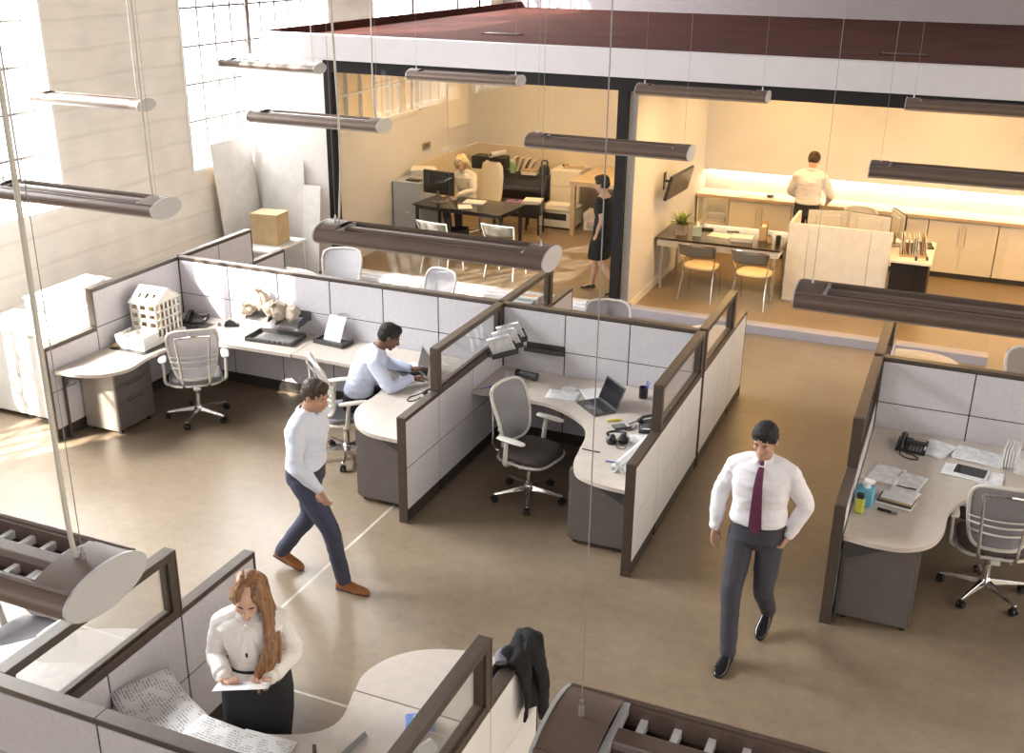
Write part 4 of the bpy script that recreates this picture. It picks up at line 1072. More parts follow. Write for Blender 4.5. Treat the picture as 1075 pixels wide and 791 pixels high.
# ------------------------------------------------------------------ the standing woman's desk
sheet('large printed drawing with a curled edge against the glass-topped partition', -3.40, 3.55, ZT, math.radians(-24), .60, .34, M_plan, curl=.16, name='drawing_sheet', grp='large drawings', cat='drawing')
sheet('large printed drawing in the middle of the standing woman\'s desk', -3.02, 3.47, ZT + .003, math.radians(-3), .48, .34, M_plan, name='drawing_sheet', grp='large drawings', cat='drawing')
stack('thick stack of drawings at the right of the woman\'s desk', -2.82, 3.46, ZT + .0, math.radians(4), .30, .36, 5, .0035, M_plan)
sheet('long drawing lying along the far side of the glass-topped partition', -3.93, 3.5, ZT, math.radians(88), .5, .2, M_paper, name='drawing_sheet', grp='large drawings', cat='drawing')
t = thing('sponge_pack', 'blue and yellow packet behind the glass near the jacket', 'packet', (-2.17, 4.02, ZT), .5)
MB().box((0, 0, .03), (.15, .10, .06)).build('wrap', mat('blue_foil', (.16, .27, .62), .3), t, bevel=.012, seg=3); MB().box((.005, -.005, .058), (.07, .055, .012)).build('label', M_yellow, t, bevel=.004)
t = thing('scale_ruler', 'grey scale ruler on the woman\'s desk', 'ruler', (-2.42, 3.72, ZT), math.radians(82))
MB().loft([[V((x, -.016, 0)), V((x, .016, 0)), V((x, 0, .026))] for x in (-.14, .14)], smooth=False).build('bar', M_mgrey, t); MB().box((.14, 0, .01), (.004, .026, .016)).build('end', M_white, t)
t = thing('marker', 'black marker standing by the bottom edge of the desk', 'marker', (-2.50, 3.55, ZT))
MB().cyl((0, 0, 0), (0, 0, .1), .011, seg=12).build('barrel', M_black, t); MB().cyl((0, 0, .1), (0, 0, .14), .010, seg=12).build('cap', M_dgrey, t)
t = thing('tape_roll', 'clear wrapped roll behind the glass of the front partition', 'roll', (-2.06, 3.80, ZT), 1.2)
MB().tube([(-.09, 0, .04), (.09, 0, .04)], .04, 18).build('roll', M_white, t); MB().tube([(-.10, 0, .04), (.10, 0, .04)], .016, 12).build('core', M_cream, t)
# jacket over the low partition end
M_jacket = mat('tweed_black', (.009, .0085, .0095), .95, var=.9, scale=160, bump=.5, bscale=120)
M_lining = mat('jacket_lining', (.13, .115, .145), .6)
jk = thing('jacket', 'black tweed jacket draped over the low partition end', 'jacket', (-1.83, 4.52, LO))
def drape(xs, ylo, yhi, nth, amp):
    # profile across the partition: (x, z) list
    rings = []
    m = len(xs)
    P = []; nY = 16
    for j in range(nY + 1):
        for i, (x, z) in enumerate(xs):
            v = j / nY
            f = math.sin(v * PI)
            w = amp * math.sin(v * 9 + i * .25) * (i / m)
            lo, hi = ylo(i / (m - 1)), yhi(i / (m - 1))
            edge = -.012 * (1 - f) ** 2
            P.append((x + w + edge, lo + (hi - lo) * v, z + .012 * f + .006 * math.sin(v * 12 + i)))
    return P, nY, m
prof = [(p.x, p.z) for p in spline([(-.085, 0, -.22), (-.075, 0, -.08), (-.05, 0, .015), (0, 0, .028), (.05, 0, .02), (.075, 0, -.06), (.085, 0, -.18), (.085, 0, -.34)], 5)]
P, nY, m_ = drape(prof, lambda u: -.19 + .07 * u, lambda u: .17 - .0 * u, 0, .02)
o = MB().add(P, [(j * m_ + i, j * m_ + i + 1, (j + 1) * m_ + i + 1, (j + 1) * m_ + i) for j in range(nY) for i in range(m_ - 1)], True).noise(.012, 16).build('body', M_jacket, jk)
q = o.modifiers.new('t', 'SOLIDIFY'); q.thickness = .014; q.offset = 1
sl = MB().tube(spline([(.03, -.02, .035), (.085, .03, -.02), (.115, .06, -.16), (.12, .075, -.32), (.12, .085, -.42)], 6), [.052, .055, .05, .046, .042], 14, flat=.55, up=(1, 0, 0)).noise(.008, 25)
sl.build('sleeve', M_jacket, jk)
MB().tube([(.12, .083, -.40), (.12, .086, -.435)], [.044, .043], 14, flat=.6, up=(1, 0, 0)).build('cuff', M_blackmat, jk)
MB().tube(spline([(-.03, -.17, .04), (-.06, -.10, .035), (-.07, .0, .02)], 5), [.03, .035, .02], 10, flat=.5).noise(.006, 30).build('collar_lining', M_lining, jk)

# ------------------------------------------------------------------ sunlit clutter by the concrete wall
M_cabw = mat('white_cabinet', (.72, .70, .66), .5, var=.03)
def low_cab(label, x0, x1, y0, y1, h):
    t = thing('storage_cabinet', label, 'cabinet', ((x0 + x1) / 2, (y0 + y1) / 2, 0), 0, 'white storage cabinets by the window wall')
    w, d = (x1 - x0) / 2, (y1 - y0) / 2
    MB().bx(-w, w, -d + .02, d, .05, h - .025).build('body', M_cabw, t)
    MB().bx(-w - .01, w + .01, -d - .005, d, h - .025, h).build('top', M_cabw, t, bevel=.004)
    MB().bx(-w + .03, w - .03, -d + .06, d - .03, 0, .05).build('plinth', M_base, t)
    for s in (-1, 1):
        dr = MB().bx(min(0, s * w) + .004, max(0, s * w) - .004, -d, -d + .02, .06, h - .032).build('door', M_cabw, t, bevel=.002)
        MB().bx(s * .03 - .005, s * .03 + .005, -d - .02, -d - .01, h * .5, h * .5 + .14).bx(s * .03 - .004, s * .03 + .004, -d - .012, -d, h * .5 + .01, h * .5 + .02).build('handle', M_alu, dr)
    return t
low_cab('white low cabinet in full sun at the far left edge', -8.82, -7.74, 7.30, 7.85, .93)
low_cab('taller white cabinet carrying papers behind the sunny low one', -8.75, -7.74, 7.90, 8.80, 1.05)
for k, (x, y, n, lb) in enumerate(((-7.95, 8.55, 7, 'tall white paper stack beside the partition end'), (-8.48, 8.50, 3, 'low white paper stack on the sunlit cabinet'), (-8.25, 8.12, 2, 'thin white papers at the front of the sunlit cabinet'))):
    stack(lb, x, y, 1.05, .2 * k, .26, .34, n, .018, M_paper, 'papers on the sunlit cabinet')
t = thing('cable_coil', 'dark strap lying on the tall white paper stack', 'strap', (-7.95, 8.55, 1.05 + 7 * .018))
MB().tube(spline([(-.12, -.05, .006), (-.05, .04, .03), (.05, .05, .03), (.12, -.03, .006)], 6), .008, 6).build('strap', M_blackmat, t); MB().box((.12, -.03, .006), (.03, .02, .012)).build('buckle', M_mgrey, t)
# far corner: boards, box
t = thing('cardboard_box', 'brown cardboard box by the window wall in the far corner', 'box', (-8.83, 12.35, .56), .1)
MB().bx(-.2, .2, -.17, .17, 0, .42).build('carton', M_card, t); MB().bx(-.2, .2, -.03, .03, .42, .422).build('tape', M_cream, t)
MB().bx(-.205, 0, -.17, .17, .421, .426).bx(.004, .205, -.17, .17, .421, .426).build('flap', M_card, t)
t = thing('side_table', 'white table under the cardboard box in the far corner', 'table', (-8.83, 12.3, 0))
MB().bx(-.33, .33, -.42, .42, .53, .56).build('table_top', M_white, t)
for sx in (-1, 1):
    for sy in (-1, 1): MB().bx(sx * .30 - .02, sx * .30 + .02, sy * .38 - .02, sy * .38 + .02, 0, .53).build('leg', M_white, t)
def board(label, x, y, w, h, rz, lean, m):
    t = thing('foam_board', label, 'board', (x, y, 0), rz, 'boards leaning in the far corner')
    R = Matrix.Rotation(-lean, 4, 'X')
    MB().bx(-w / 2, w / 2, 0, .012, 0, h).xf(R).build('panel', m, t); MB().bx(-w / 2, w / 2, .012, .016, 0, h).xf(R).build('backing', M_card, t)
board('tall white board leaning against the window wall', -9.35, 12.55, .9, 1.9, PI / 2, .1, M_white)
board('white board leaning in front of the plaster wall', -8.98, 12.86, .7, 1.6, 0, .06, M_white)
board('narrow white board beside the glass office post', -8.46, 12.7, .3, 1.3, -.1, .12, M_white)
# ------------------------------------------------------------------ kitchen side of the office
M_counter = mat('wood_edge_top', (.52, .40, .25), .5, var=.08)
M_cabc = mat('cream_cabinet', (.80, .74, .62), .5, var=.02)
M_granite = mat('dark_granite', (.055, .045, .04), .18, var=.7, scale=120)
def base_cab(x0, x1, kind, label):
    t = thing('base_cabinet', label, 'cabinet', ((x0 + x1) / 2, 16.86, 0), 0, 'cream base cabinets along the counter')
    w = (x1 - x0) / 2; d = .28; H = .855
    if kind == 'open':
        MB().bx(-w, -w + .02, -d, d, .08, H).bx(w - .02, w, -d, d, .08, H).bx(-w, w, d - .01, d, .08, H).bx(-w + .02, w - .02, -d, d, .08, .1).bx(-w + .02, w - .02, -d + .02, d, .44, .455).build('carcass', M_cabc, t)
    else:
        MB().bx(-w, w, -d + .02, d, .08, H).build('carcass', M_cabc, t)
    MB().bx(-w, w, -d + .05, d, 0, .08).build('plinth', M_dgrey if kind != 'open' else M_cabc, t)
    if kind == 'doors':
        for s in (-1, 1):
            o = MB().bx(min(0, s * w) + .003, max(0, s * w) - .003, -d, -d + .02, .085, H - .004).build('door', M_cabc, t, bevel=.002)
            MB().cyl((s * .045, -d - .025, .48), (s * .045, -d - .025, .76), .006, seg=8).bx(s * .045 - .004, s * .045 + .004, -d - .025, -d, .50, .51).bx(s * .045 - .004, s * .045 + .004, -d - .025, -d, .73, .74).build('handle', M_alu, o)
    if kind == 'drawers':
        zs = [.085, .36, .62, H - .004]
        for i in range(3):
            o = MB().bx(-w + .003, w - .003, -d, -d + .02, zs[i] + .003, zs[i + 1] - .003).build('drawer', M_cabc, t, bevel=.002)
            MB().bx(-.07, .07, -d - .02, -d - .012, zs[i + 1] - .05, zs[i + 1] - .038).bx(-.06, -.052, -d - .015, -d, zs[i + 1] - .05, zs[i + 1] - .038).bx(.052, .06, -d - .015, -d, zs[i + 1] - .05, zs[i + 1] - .038).build('handle', M_alu, o)
    return t
base_cab(-3.84, -3.35, 'open', 'open shelf unit with stacked papers at the left end of the counter')
base_cab(-3.34, -2.40, 'doors', 'two-door cream cabinet under the counter, right of the open shelf')
base_cab(-2.39, -2.02, 'drawers', 'cream drawer unit beside the man standing at the counter')
base_cab(-2.01, -1.36, 'doors', 'two-door cabinet hidden behind the reception screen monitors')
base_cab(-1.35, -.44, 'doors', 'two-door cream cabinet behind the file sorter')
base_cab(-.43, .50, 'doors', 'two-door cream cabinet at the right under the grey lamp')
base_cab(.51, 1.45, 'doors', 'two-door cream cabinet at the right edge of the picture')
t = thing('kitchen_counter', 'long wood-edged counter along the bright back wall of the kitchen', 'counter', (-1.2, 16.85, 0))
MB().bx(-2.66, 2.7, -.33, .145, .862, .905).build('slab', M_counter, t, bevel=.003); MB().bx(-2.66, 2.7, -.325, .145, .9055, .909).build('surface', M_white, t)
for k in range(3):
    stack(['papers on the bottom of the open shelf', 'papers on the middle of the open shelf', 'folders on top of the shelf papers'][k], -3.6 + .02 * k, 16.85, .1 if k == 0 else .456 + (.05 if k == 2 else 0), .1 * k, .3, .24, 5 if k < 2 else 3, .01, M_paper if k != 1 else M_card, 'papers in the open shelf unit')
t = thing('counter_dish', 'small dark bowl on the counter left of the standing man', 'bowl', (-2.75, 16.7, .909)); MB().lathe([(0, 0), (.04, 0), (.06, .035), (.055, .035), (.036, .006), (0, .006)]).build('bowl', M_dgrey, t)
sheet('drawing sheet on the counter under the standing man\'s hands', -1.9, 16.75, .910, .1, .5, .35, M_paper, name='drawing_sheet', grp='drawings on the counter', cat='drawing')
sheet('white sheet on the counter far left', -2.9, 16.72, .910, -.1, .6, .3, M_paper, name='drawing_sheet', grp='drawings on the counter', cat='drawing')
# stone-topped table along the divider
t = thing('stone_table', 'dark stone-topped table with white apron in front of the tv', 'table', (-2.95, 14.80, 0))
MB().bx(-.90, .80, -.55, .52, .715, .745).build('stone_top', M_granite, t, bevel=.003)
MB().bx(-.88, .78, -.52, -.49, .62, .715).bx(-.88, .78, .47, .50, .62, .715).bx(.75, .78, -.49, .47, .62, .715).bx(-.88, -.85, -.49, .47, .62, .715).build('apron', M_white, t)
for sx in (-.82, .72):
    for sy in (-.44, .42): MB().cyl((sx, sy, 0), (sx, sy, .62), .022, seg=12).build('leg', M_alu, t)
t = thing('wall_tv', 'dark flat screen tilted on an arm from the divider wall above the plant', 'television', (-3.869, 14.62, 1.45))
Rt = Matrix.Translation((.22, -.05, .0)) @ Matrix.Rotation(math.radians(86), 4, 'Z') @ Matrix.Rotation(math.radians(14), 4, 'X')
MB().bx(-.46, .46, -.02, .02, -.17, .17).xf(Rt).build('case', M_black, t, bevel=.005); MB().bx(-.445, .445, -.0235, -.021, -.155, .155).xf(Rt).build('screen', mat('tv_screen', (.07, .055, .045), .3), t)
MB().bx(0, .015, -.05, .05, -.12, .12).build('wall_plate', M_black, t); MB().cyl((.01, 0, 0), (.12, .03, 0), .018, seg=10).cyl((.12, .03, 0), (.21, -.05, 0), .018, seg=10).build('arm', M_black, t)
TZ = .7455
t = thing('potted_plant', 'leafy green plant in a square grey pot on the stone table', 'plant', (-3.56, 14.55, TZ))
ring = rrect(.15, .15, .008, 2)
MB().loft([[V((x * .86, y * .86, 0)) for x, y in ring], [V((x, y, .15)) for x, y in ring], [V((x * .9, y * .9, .15)) for x, y in ring], [V((x * .88, y * .88, .13)) for x, y in ring]], smooth=False).build('pot', M_card if False else mat('stone_pot', (.55, .47, .36), .7), t)
lf = MB(); random.seed(3)
for k in range(46):
    a = random.uniform(0, 2 * PI); e = random.uniform(.25, 1.25); Ln = random.uniform(.18, .31)
    d = V((math.cos(a) * math.cos(e), math.sin(a) * math.cos(e), math.sin(e))); side = V((-math.sin(a), math.cos(a), 0))
    p = [V((0, 0, .13)) + d * Ln * s_ + V((0, 0, -.28 * s_ ** 3 * Ln)) for s_ in (0, .25, .5, .75, 1)]
    wv = (.005, .018, .023, .016, .001)
    base = len(lf.v)
    lf.add([q for i in range(5) for q in (p[i] - side * wv[i], p[i] + side * wv[i])], [(2 * i, 2 * i + 1, 2 * i + 3, 2 * i + 2) for i in range(4)], True)
lf.build('leaves', M_green, t)
t = thing('tissue_box', 'pale blue cube tissue box beside the plant pot', 'tissue box', (-3.35, 14.58, TZ), .2)
MB().bx(-.06, .06, -.06, .06, 0, .13).build('box', mat('pale_blue_card', (.42, .55, .58), .7), t, bevel=.002); MB().loft([[V((q * math.cos(a), q * .7 * math.sin(a), .128 + h)) for a in [2 * PI * k / 14 for k in range(14)]] for q, h in ((.03, 0), (.035, .03), (.02, .06), (.004, .065))]).noise(.008, 40).build('tissue', M_paper, t)
t = thing('phone_handset', 'dark cordless handset lying behind the tissue box', 'phone', (-3.30, 14.95, TZ), .1); MB().box((0, 0, .015), (.20, .05, .03)).build('body', M_dgrey, t, bevel=.01); MB().box((-.03, 0, .031), (.08, .03, .003)).build('keypad', M_mgrey, t)
sheet('white sheet on the stone table', -3.05, 14.72, TZ, -.1, .32, .24, M_paper, name='paper_sheet', grp='papers on the stone table')
stack('thick paper stack on the stone table', -2.72, 14.58, TZ, .1, .28, .22, 5, .012, M_paper, 'papers on the stone table')
pen('dark pen behind the white sheet on the stone table', -2.93, 15.0, TZ, .2, M_black, .18)
t = thing('magazine_file', 'tan upright magazine file on the stone table', 'magazine file', (-2.47, 14.75, TZ), .1); MB().bx(-.05, .05, -.12, .12, 0, .006).bx(-.05, -.045, -.12, .12, 0, .22).bx(.045, .05, -.12, .12, 0, .22).bx(-.05, .05, .115, .12, 0, .24).bx(-.05, .05, -.12, -.115, 0, .2).build('file', M_card, t); MB().bx(-.03, .03, -.10, .10, .006, .19).build('pages', M_paper, t)
t = thing('pencil_jar', 'brown jar of pencils on the stone table', 'pencil jar', (-2.36, 14.62, TZ)); MB().lathe([(0, 0), (.035, 0), (.036, .09), (.032, .09), (.031, .005), (0, .005)]).build('jar', M_card, t)
for a in (0, 1.4, 2.8, 4.4): MB().cyl((0, 0, .01), (.03 * math.cos(a), .03 * math.sin(a), .15), .004, seg=6).build('pencil', M_dgrey, t)
t = thing('canister', 'black canister next to the pencil jar', 'canister', (-2.24, 14.60, TZ)); MB().lathe([(0, 0), (.035, 0), (.035, .10), (.028, .11), (.028, .12), (0, .12)]).build('can', M_black, t); MB().tube(spline([(.033, 0, .09), (.06, 0, .08), (.06, 0, .04), (.033, 0, .03)], 4), .005, 6).build('handle', M_black, t)
MBt = thing('glasses', 'pair of dark glasses in front of the magazine file', 'glasses', (-2.44, 14.50, TZ), .1)
for s in (-1, 1):
    MB().tube([(s * .033 + .026 * math.cos(q), 0, .024 + .02 * math.sin(q)) for q in [2 * PI * k / 14 for k in range(14)]], .003, 6, closed=True).build('rim', M_black, MBt)
    MB().tube([(s * .06, 0, .03), (s * .062, .12, .008)], .002, 6).build('temple', M_black, MBt)
MB().tube([(-.008, 0, .028), (0, 0, .032), (.008, 0, .028)], .0025, 6).build('bridge', M_black, MBt)
# reception screen, monitors, files
t = thing('reception_screen', 'white reception screen in front of the three monitors', 'screen', (-1.45, 14.48, 0))
MB().bx(-.65, -.39, 0, .04, .02, 1.08).build('front_panel', M_white, t, bevel=.002); MB().bx(-.385, .40, 0, .04, .02, 1.08).build('front_panel', M_white, t, bevel=.002); MB().bx(.405, .66, 0, .04, .02, 1.08).build('front_panel', M_white, t, bevel=.002)
MB().bx(-.65, -.61, .045, .80, 0.02, 1.08).build('side_panel', M_white, t, bevel=.002)
MB().bx(-.66, .67, -.01, .05, 0, .02).build('foot_strip', M_alu, t)
t = thing('reception_desk', 'white-topped dark-sided desk behind the reception screen', 'desk', (-1.1, 15.0, 0))
MB().prism([(-.92, -.44), (.32, -.44), (.32, -.60), (.83, -.60), (.83, .60), (-.92, .60)], .72, .75).build('desk_top', M_white, t)
MB().bx(.34, .80, -.57, .56, 0, .72).build('dark_side', M_black, t, bevel=.003)
MB().bx(-.88, -.84, -.40, .56, 0, .72).build('end_panel', M_white, t)
def monitor(label, x, y, z, rz, grp, m=None, scr=None, w=.54, h=.34):
    t = thing('monitor', label, 'monitor', (x, y, z), rz, grp)
    MB().prism(rrect(.22, .16, .03), 0, .012).build('foot', M_mgrey, t); MB().bx(-.025, .025, .01, .03, .012, .22).build('neck', M_mgrey, t)
    MB().bx(-w / 2, w / 2, -.02, .0, .12, .12 + h).build('bezel', M_black, t, bevel=.004); MB().bx(-w / 2 + .004, w / 2 - .004, .0, .022, .124, .116 + h).build('case', m or M_lgrey, t, bevel=.008); MB().bx(-w * .3, w * .3, .015, .045, .18, .06 + h).build('back_bulge', m or M_lgrey, t, bevel=.012)
    MB().bx(-w / 2 + .012, w / 2 - .012, -.0225, -.0205, .132, .108 + h).build('screen', scr or M_screen, t)
    return t
monitor('left monitor behind the reception screen, pale back', -1.66, 14.90, .75, math.radians(198), 'monitors behind the reception screen', M_lgrey)
monitor('middle monitor behind the reception screen, pale back', -1.11, 14.88, .75, math.radians(168), 'monitors behind the reception screen', M_lgrey)
monitor('right monitor behind the reception screen, turned sideways', -.78, 15.22, .75, math.radians(112), 'monitors behind the reception screen', M_lgrey)
t = thing('file_sorter', 'brown desktop file sorter packed with folders right of the monitors', 'file sorter', (-.52, 14.80, .75), .1)
MB().bx(-.17, .17, -.15, .15, 0, .02).bx(-.17, .17, .14, .15, 0, .12).build('tray', M_card, t)
random.seed(11)
for k in range(12):
    Rk = Matrix.Translation((-.155 + .028 * k, 0, .02)) @ Matrix.Rotation(random.uniform(-.18, .1), 4, 'Y')
    MB().bx(-.004, .004, -.13, .13, 0, .23 + random.uniform(-.03, .04)).xf(Rk).build('folder', random.choice([M_paper, M_paper, M_card, M_cream, mat('peach_folder_%d' % k, (.75, .5, .32), .7)]), t)
desk_phone('dark phone on the reception desk right of the file sorter', -.42, 15.25, .75, .3, cord=False)
t = thing('headset', 'grey headset on the reception desk corner', 'headset', (-.40, 14.52, .75), .4)
MB().tube(spline([(-.07, 0, .03), (-.06, .05, .09), (0, .07, .12), (.06, .05, .09), (.07, 0, .03)], 5), .006, 8).build('band', M_mgrey, t); MB().ell((-.07, 0, .03), (.015, .03, .03)).ell((.07, 0, .03), (.015, .03, .03)).build('ear_cup', M_dgrey, t)
task_chair('mesh chair at the reception desk in front of the cream counter', (-1.38, 15.85), math.radians(172), M_chairl, M_meshl, M_seatg, M_chrome, .3)

# ------------------------------------------------------------------ glass office with the seated woman
M_glasstop = mat_glass('table_glass', (.55, .56, .50), 1.3)
t = thing('glass_desk', 'glass-topped desk where the blonde woman sits', 'desk', (-7.02, 14.98, 0), math.radians(-4))
MB().prism(rrect(1.54, .85, .03), .72, .735).build('glass_top', M_glasstop, t)
MB().bx(-.74, .74, -.36, -.33, .66, .72).bx(-.74, .74, .33, .36, .66, .72).bx(-.74, -.71, -.33, .33, .66, .72).bx(.71, .74, -.33, .33, .66, .72).build('frame', M_black, t)
for sx in (-.72, .72):
    for sy in (-.34, .34): MB().bx(sx - .02, sx + .02, sy - .02, sy + .02, 0, .66).build('leg', M_black, t)
monitor('dark monitor facing the blonde woman', -7.50, 14.92, .7355, math.radians(172), 'monitors on the glass desk', M_black, w=.56, h=.36)
stack('white papers in front of the blonde woman', -6.98, 15.10, .7355, .15, .32, .24, 3, .008, M_paper, 'papers on the glass desk')
sheet('loose page beside the blonde woman\'s arm', -7.0, 14.80, .7355, .5, .21, .3, M_paper, grp='papers on the glass desk')
M_bluest = mat('pale_blue_steel', (.46, .52, .62), .4)
t = thing('side_cabinet', 'pale blue-grey cabinet with a screen edge left of the dark monitor', 'cabinet', (-8.045, 15.25, 0), 0)
MB().bx(-.24, .24, -.36, .45, .02, .98).build('body', M_bluest, t, bevel=.004); MB().bx(-.25, .25, -.37, .46, .98, 1.0).build('top', M_bluest, t, bevel=.003); MB().bx(-.22, .22, -.34, .43, 0, .02).build('plinth', M_dgrey, t)
MB().bx(-.20, .22, -.372, -.362, .10, .60).build('front_door', M_bluest, t); MB().bx(-.02, .05, -.38, -.372, .52, .54).build('handle', M_white, t)
t = thing('keyboard', 'black keyboard on top of the pale blue-grey cabinet', 'keyboard', (-7.98, 15.02, 1.0), -.1)
MB().prism(rrect(.24, .12, .01), 0, .02).build('base', M_black, t); k = MB()
for i in range(8):
    for j in range(4): k.box((-.098 + .028 * i, -.04 + .027 * j, .022), (.022, .02, .006))
k.build('keys', M_dgrey, t)
stack('loose heap of papers on the pale blue-grey cabinet', -8.04, 15.45, 1.0, .3, .32, .38, 7, .018, M_paper, 'papers on the copy station', jit=.03)
t = thing('thermostat', 'grey control box high on the left office wall', 'control box', (-8.319, 16.1, 1.36)); MB().bx(0, .03, -.12, .12, -.05, .05).build('case', M_mgrey, t, bevel=.004); MB().bx(.03, .032, -.08, .02, -.02, .03).build('display', M_dgrey, t)
# plotter with rolls
t = thing('plotter', 'long black wide-format plotter behind the blonde woman', 'plotter', (-7.22, 17.68, 0))
prof = [(-.26, .30), (.22, .30), (.22, .66), (.10, .72), (-.08, .715), (-.22, .64), (-.28, .46)]
MB().loft([[V((x, a, b)) for a, b in prof] for x in (-.52, .52)], smooth=False).build('body', M_black, t, bevel=.03, seg=3)
MB().bx(-.42, .42, -.29, -.272, .50, .53).build('output_slot', M_dgrey, t); MB().bx(-.50, .50, -.26, -.22, .07, .30).build('front_cloth', M_cabc, t, bevel=.004); MB().bx(-.52, .52, -.3, .22, .0, .07).build('base', M_blackmat, t, bevel=.006)
def lroll(label, x, y, z, r, rz, L, m):
    t = thing('paper_roll', label, 'paper roll', (x, y, z), rz, 'rolls on the plotter')
    MB().tube([(-L / 2, 0, r), (L / 2, 0, r)], r, 18).build('roll', m, t); MB().tube([(-L / 2 - .004, 0, r), (L / 2 + .004, 0, r)], r * .45, 12).build('core', M_black, t)
PT = .722
t = thing('corner_cabinet', 'cream stand under the black case in the back corner', 'stand', (-7.98, 17.75, 0)); MB().bx(-.2, .2, -.2, .2, 0, .74).build('body', M_cabc, t, bevel=.004); MB().bx(-.19, .19, -.205, -.2, .04, .70).build('door', M_cabc, t)
t = thing('equipment_case', 'black equipment case in the back corner behind the blonde woman', 'case', (-7.86, 17.72, .742)); MB().bx(-.32, .30, -.16, .16, 0, .22).build('case', M_black, t, bevel=.02); MB().tube(spline([(-.08, -.16, .12), (-.07, -.2, .13), (.07, -.2, .13), (.08, -.16, .12)], 4), .01, 8).build('handle', M_dgrey, t)
lroll('cream paper roll on the black case', -7.72, 17.68, .964, .05, 1.2, .36, M_cream)
t = thing('jar', 'green jar on the plotter right of the blonde woman', 'jar', (-7.40, 17.62, PT)); MB().lathe([(0, 0), (.055, 0), (.055, .17), (.045, .19), (0, .19)]).build('jar', mat('green_glass', (.22, .42, .22), .3), t); MB().lathe([(0, .19), (.048, .19), (.048, .22), (0, .22)]).build('lid', M_white, t)
for k in range(4):
    t = thing('folder', ['brown folder leaning behind the green jar', 'tan folder leaning beside the green jar', 'grey folder in the leaning row on the plotter', 'rust folder at the end of the leaning row'][k], 'folder', (-7.46 + .095 * k, 17.80, PT), 0, 'folders on the plotter')
    Rk = Matrix.Rotation(.25 + .1 * k, 4, 'Y'); MB().bx(-.012, .012, -.08, .08, .0, .25).xf(Matrix.Translation((0, 0, .004)) @ Rk).build('cover', (M_card, M_wood, M_mgrey, M_card)[k], t); MB().bx(-.009, .009, -.083, .07, .01, .252).xf(Matrix.Translation((0, 0, .004)) @ Rk).build('pages', M_paper, t)
stack('flat pile of tan folders on the plotter', -7.08, 17.62, PT, .2, .26, .20, 5, .016, M_card, 'folder piles on the plotter')
t = thing('bag', 'small black bag with a looped handle on the right end of the plotter', 'bag', (-6.82, 17.66, PT)); MB().loft([[V((q * x * 1.0, q * .75 * y, h)) for x, y in rrect(.18, .16, .05)] for q, h in ((.9, 0), (1.05, .07), (.9, .14), (.6, .17))]).build('body', M_black, t); MB().tube(spline([(-.05, 0, .15), (-.045, 0, .24), (.045, 0, .24), (.05, 0, .15)], 5), .014, 8).build('handle', M_black, t)
t = thing('filing_cabinet', 'tall cream filing cabinet between the plotter and the wood table', 'cabinet', (-6.38, 17.78, 0)); MB().bx(-.27, .27, -.26, .28, 0, .86).build('body', M_cabc, t, bevel=.004)
for i in range(3): MB().bx(-.255, .255, -.28, -.26, .05 + i * .27, .31 + i * .27).build('drawer', M_cabc, t, bevel=.003)
stack('tan folders on top of the cream filing cabinet', -6.30, 17.72, .862, .15, .34, .24, 3, .012, M_card, 'folders on the filing cabinet')
t = thing('tape_roll', 'dark roll of tape behind the folders on the cream filing cabinet', 'tape', (-6.52, 17.90, .862)); MB().tube([(.05 * math.cos(q), .05 * math.sin(q), .016) for q in [2 * PI * k / 18 for k in range(18)]], .015, 8, closed=True).build('roll', M_dgrey, t); MB().tube([(0, 0, .001), (0, 0, .03)], .032, 14).build('core', M_card, t)
t = thing('plan_table', 'wide pale wood table with storage beneath by the dividing wall', 'table', (-5.0, 17.25, 0)); MB().bx(-.95, .95, -.70, .75, .83, .90).build('table_top', M_wood, t, bevel=.004)
for sx in (-.90, .90):
    for sy in (-.64, .68): MB().bx(sx - .035, sx + .035, sy - .035, sy + .035, 0, .83).build('leg', M_wood, t)
t = thing('trunk', 'dark storage trunk under the pale wood table', 'trunk', (-4.98, 17.20, 0)); MB().bx(-.42, .42, -.32, .32, 0, .58).build('body', M_black, t, bevel=.01); MB().bx(-.43, .43, -.33, .33, .58, .66).build('lid', M_dgrey, t, bevel=.01)
t = thing('copier', 'low white copier loaded with papers in front of the filing cabinet', 'copier', (-6.30, 17.12, 0)); MB().bx(-.30, .30, -.27, .27, .03, .30).build('body', M_white, t, bevel=.012); MB().bx(-.22, .2, -.275, -.265, .16, .27).build('paper_bay', M_black, t); MB().bx(-.31, .31, -.28, .28, .30, .34).build('lid', M_lgrey, t, bevel=.008); MB().bx(-.27, .27, -.24, .24, 0, .03).build('foot', M_black, t)
stack('white papers spread on the low copier', -6.30, 17.12, .342, .1, .42, .3, 3, .012, M_paper, 'papers on the copier')
t = thing('side_stand', 'small black stand stacked with papers in front of the copier', 'stand', (-6.55, 16.45, 0), .05); MB().bx(-.17, .17, -.15, .15, .32, .50).build('box', M_black, t, bevel=.005)
for sx in (-.15, .15):
    for sy in (-.13, .13): MB().bx(sx - .012, sx + .012, sy - .012, sy + .012, 0, .32).build('leg', M_black, t)
stack('white paper stack on the small black stand', -6.55, 16.45, .502, .2, .30, .26, 5, .012, M_paper, 'papers on the black stand')
t = thing('low_bench', 'dark low bench holding the purple folder', 'bench', (-7.06, 16.75, 0)); MB().bx(-.28, .28, -.2, .2, .37, .42).build('bench_top', M_black, t)
for sx in (-.24, .24):
    for sy in (-.16, .16): MB().bx(sx - .02, sx + .02, sy - .02, sy + .02, 0, .37).build('leg', M_black, t)
t = thing('folder', 'purple folder lying on the low dark bench', 'folder', (-6.98, 16.75, .422), .2); MB().bx(-.15, .15, -.11, .11, 0, .012).build('cover', mat('purple_card', (.36, .22, .42), .6), t); MB().ell((.03, 0, .02), (.03, .015, .01)).build('clip', M_dgrey, t)
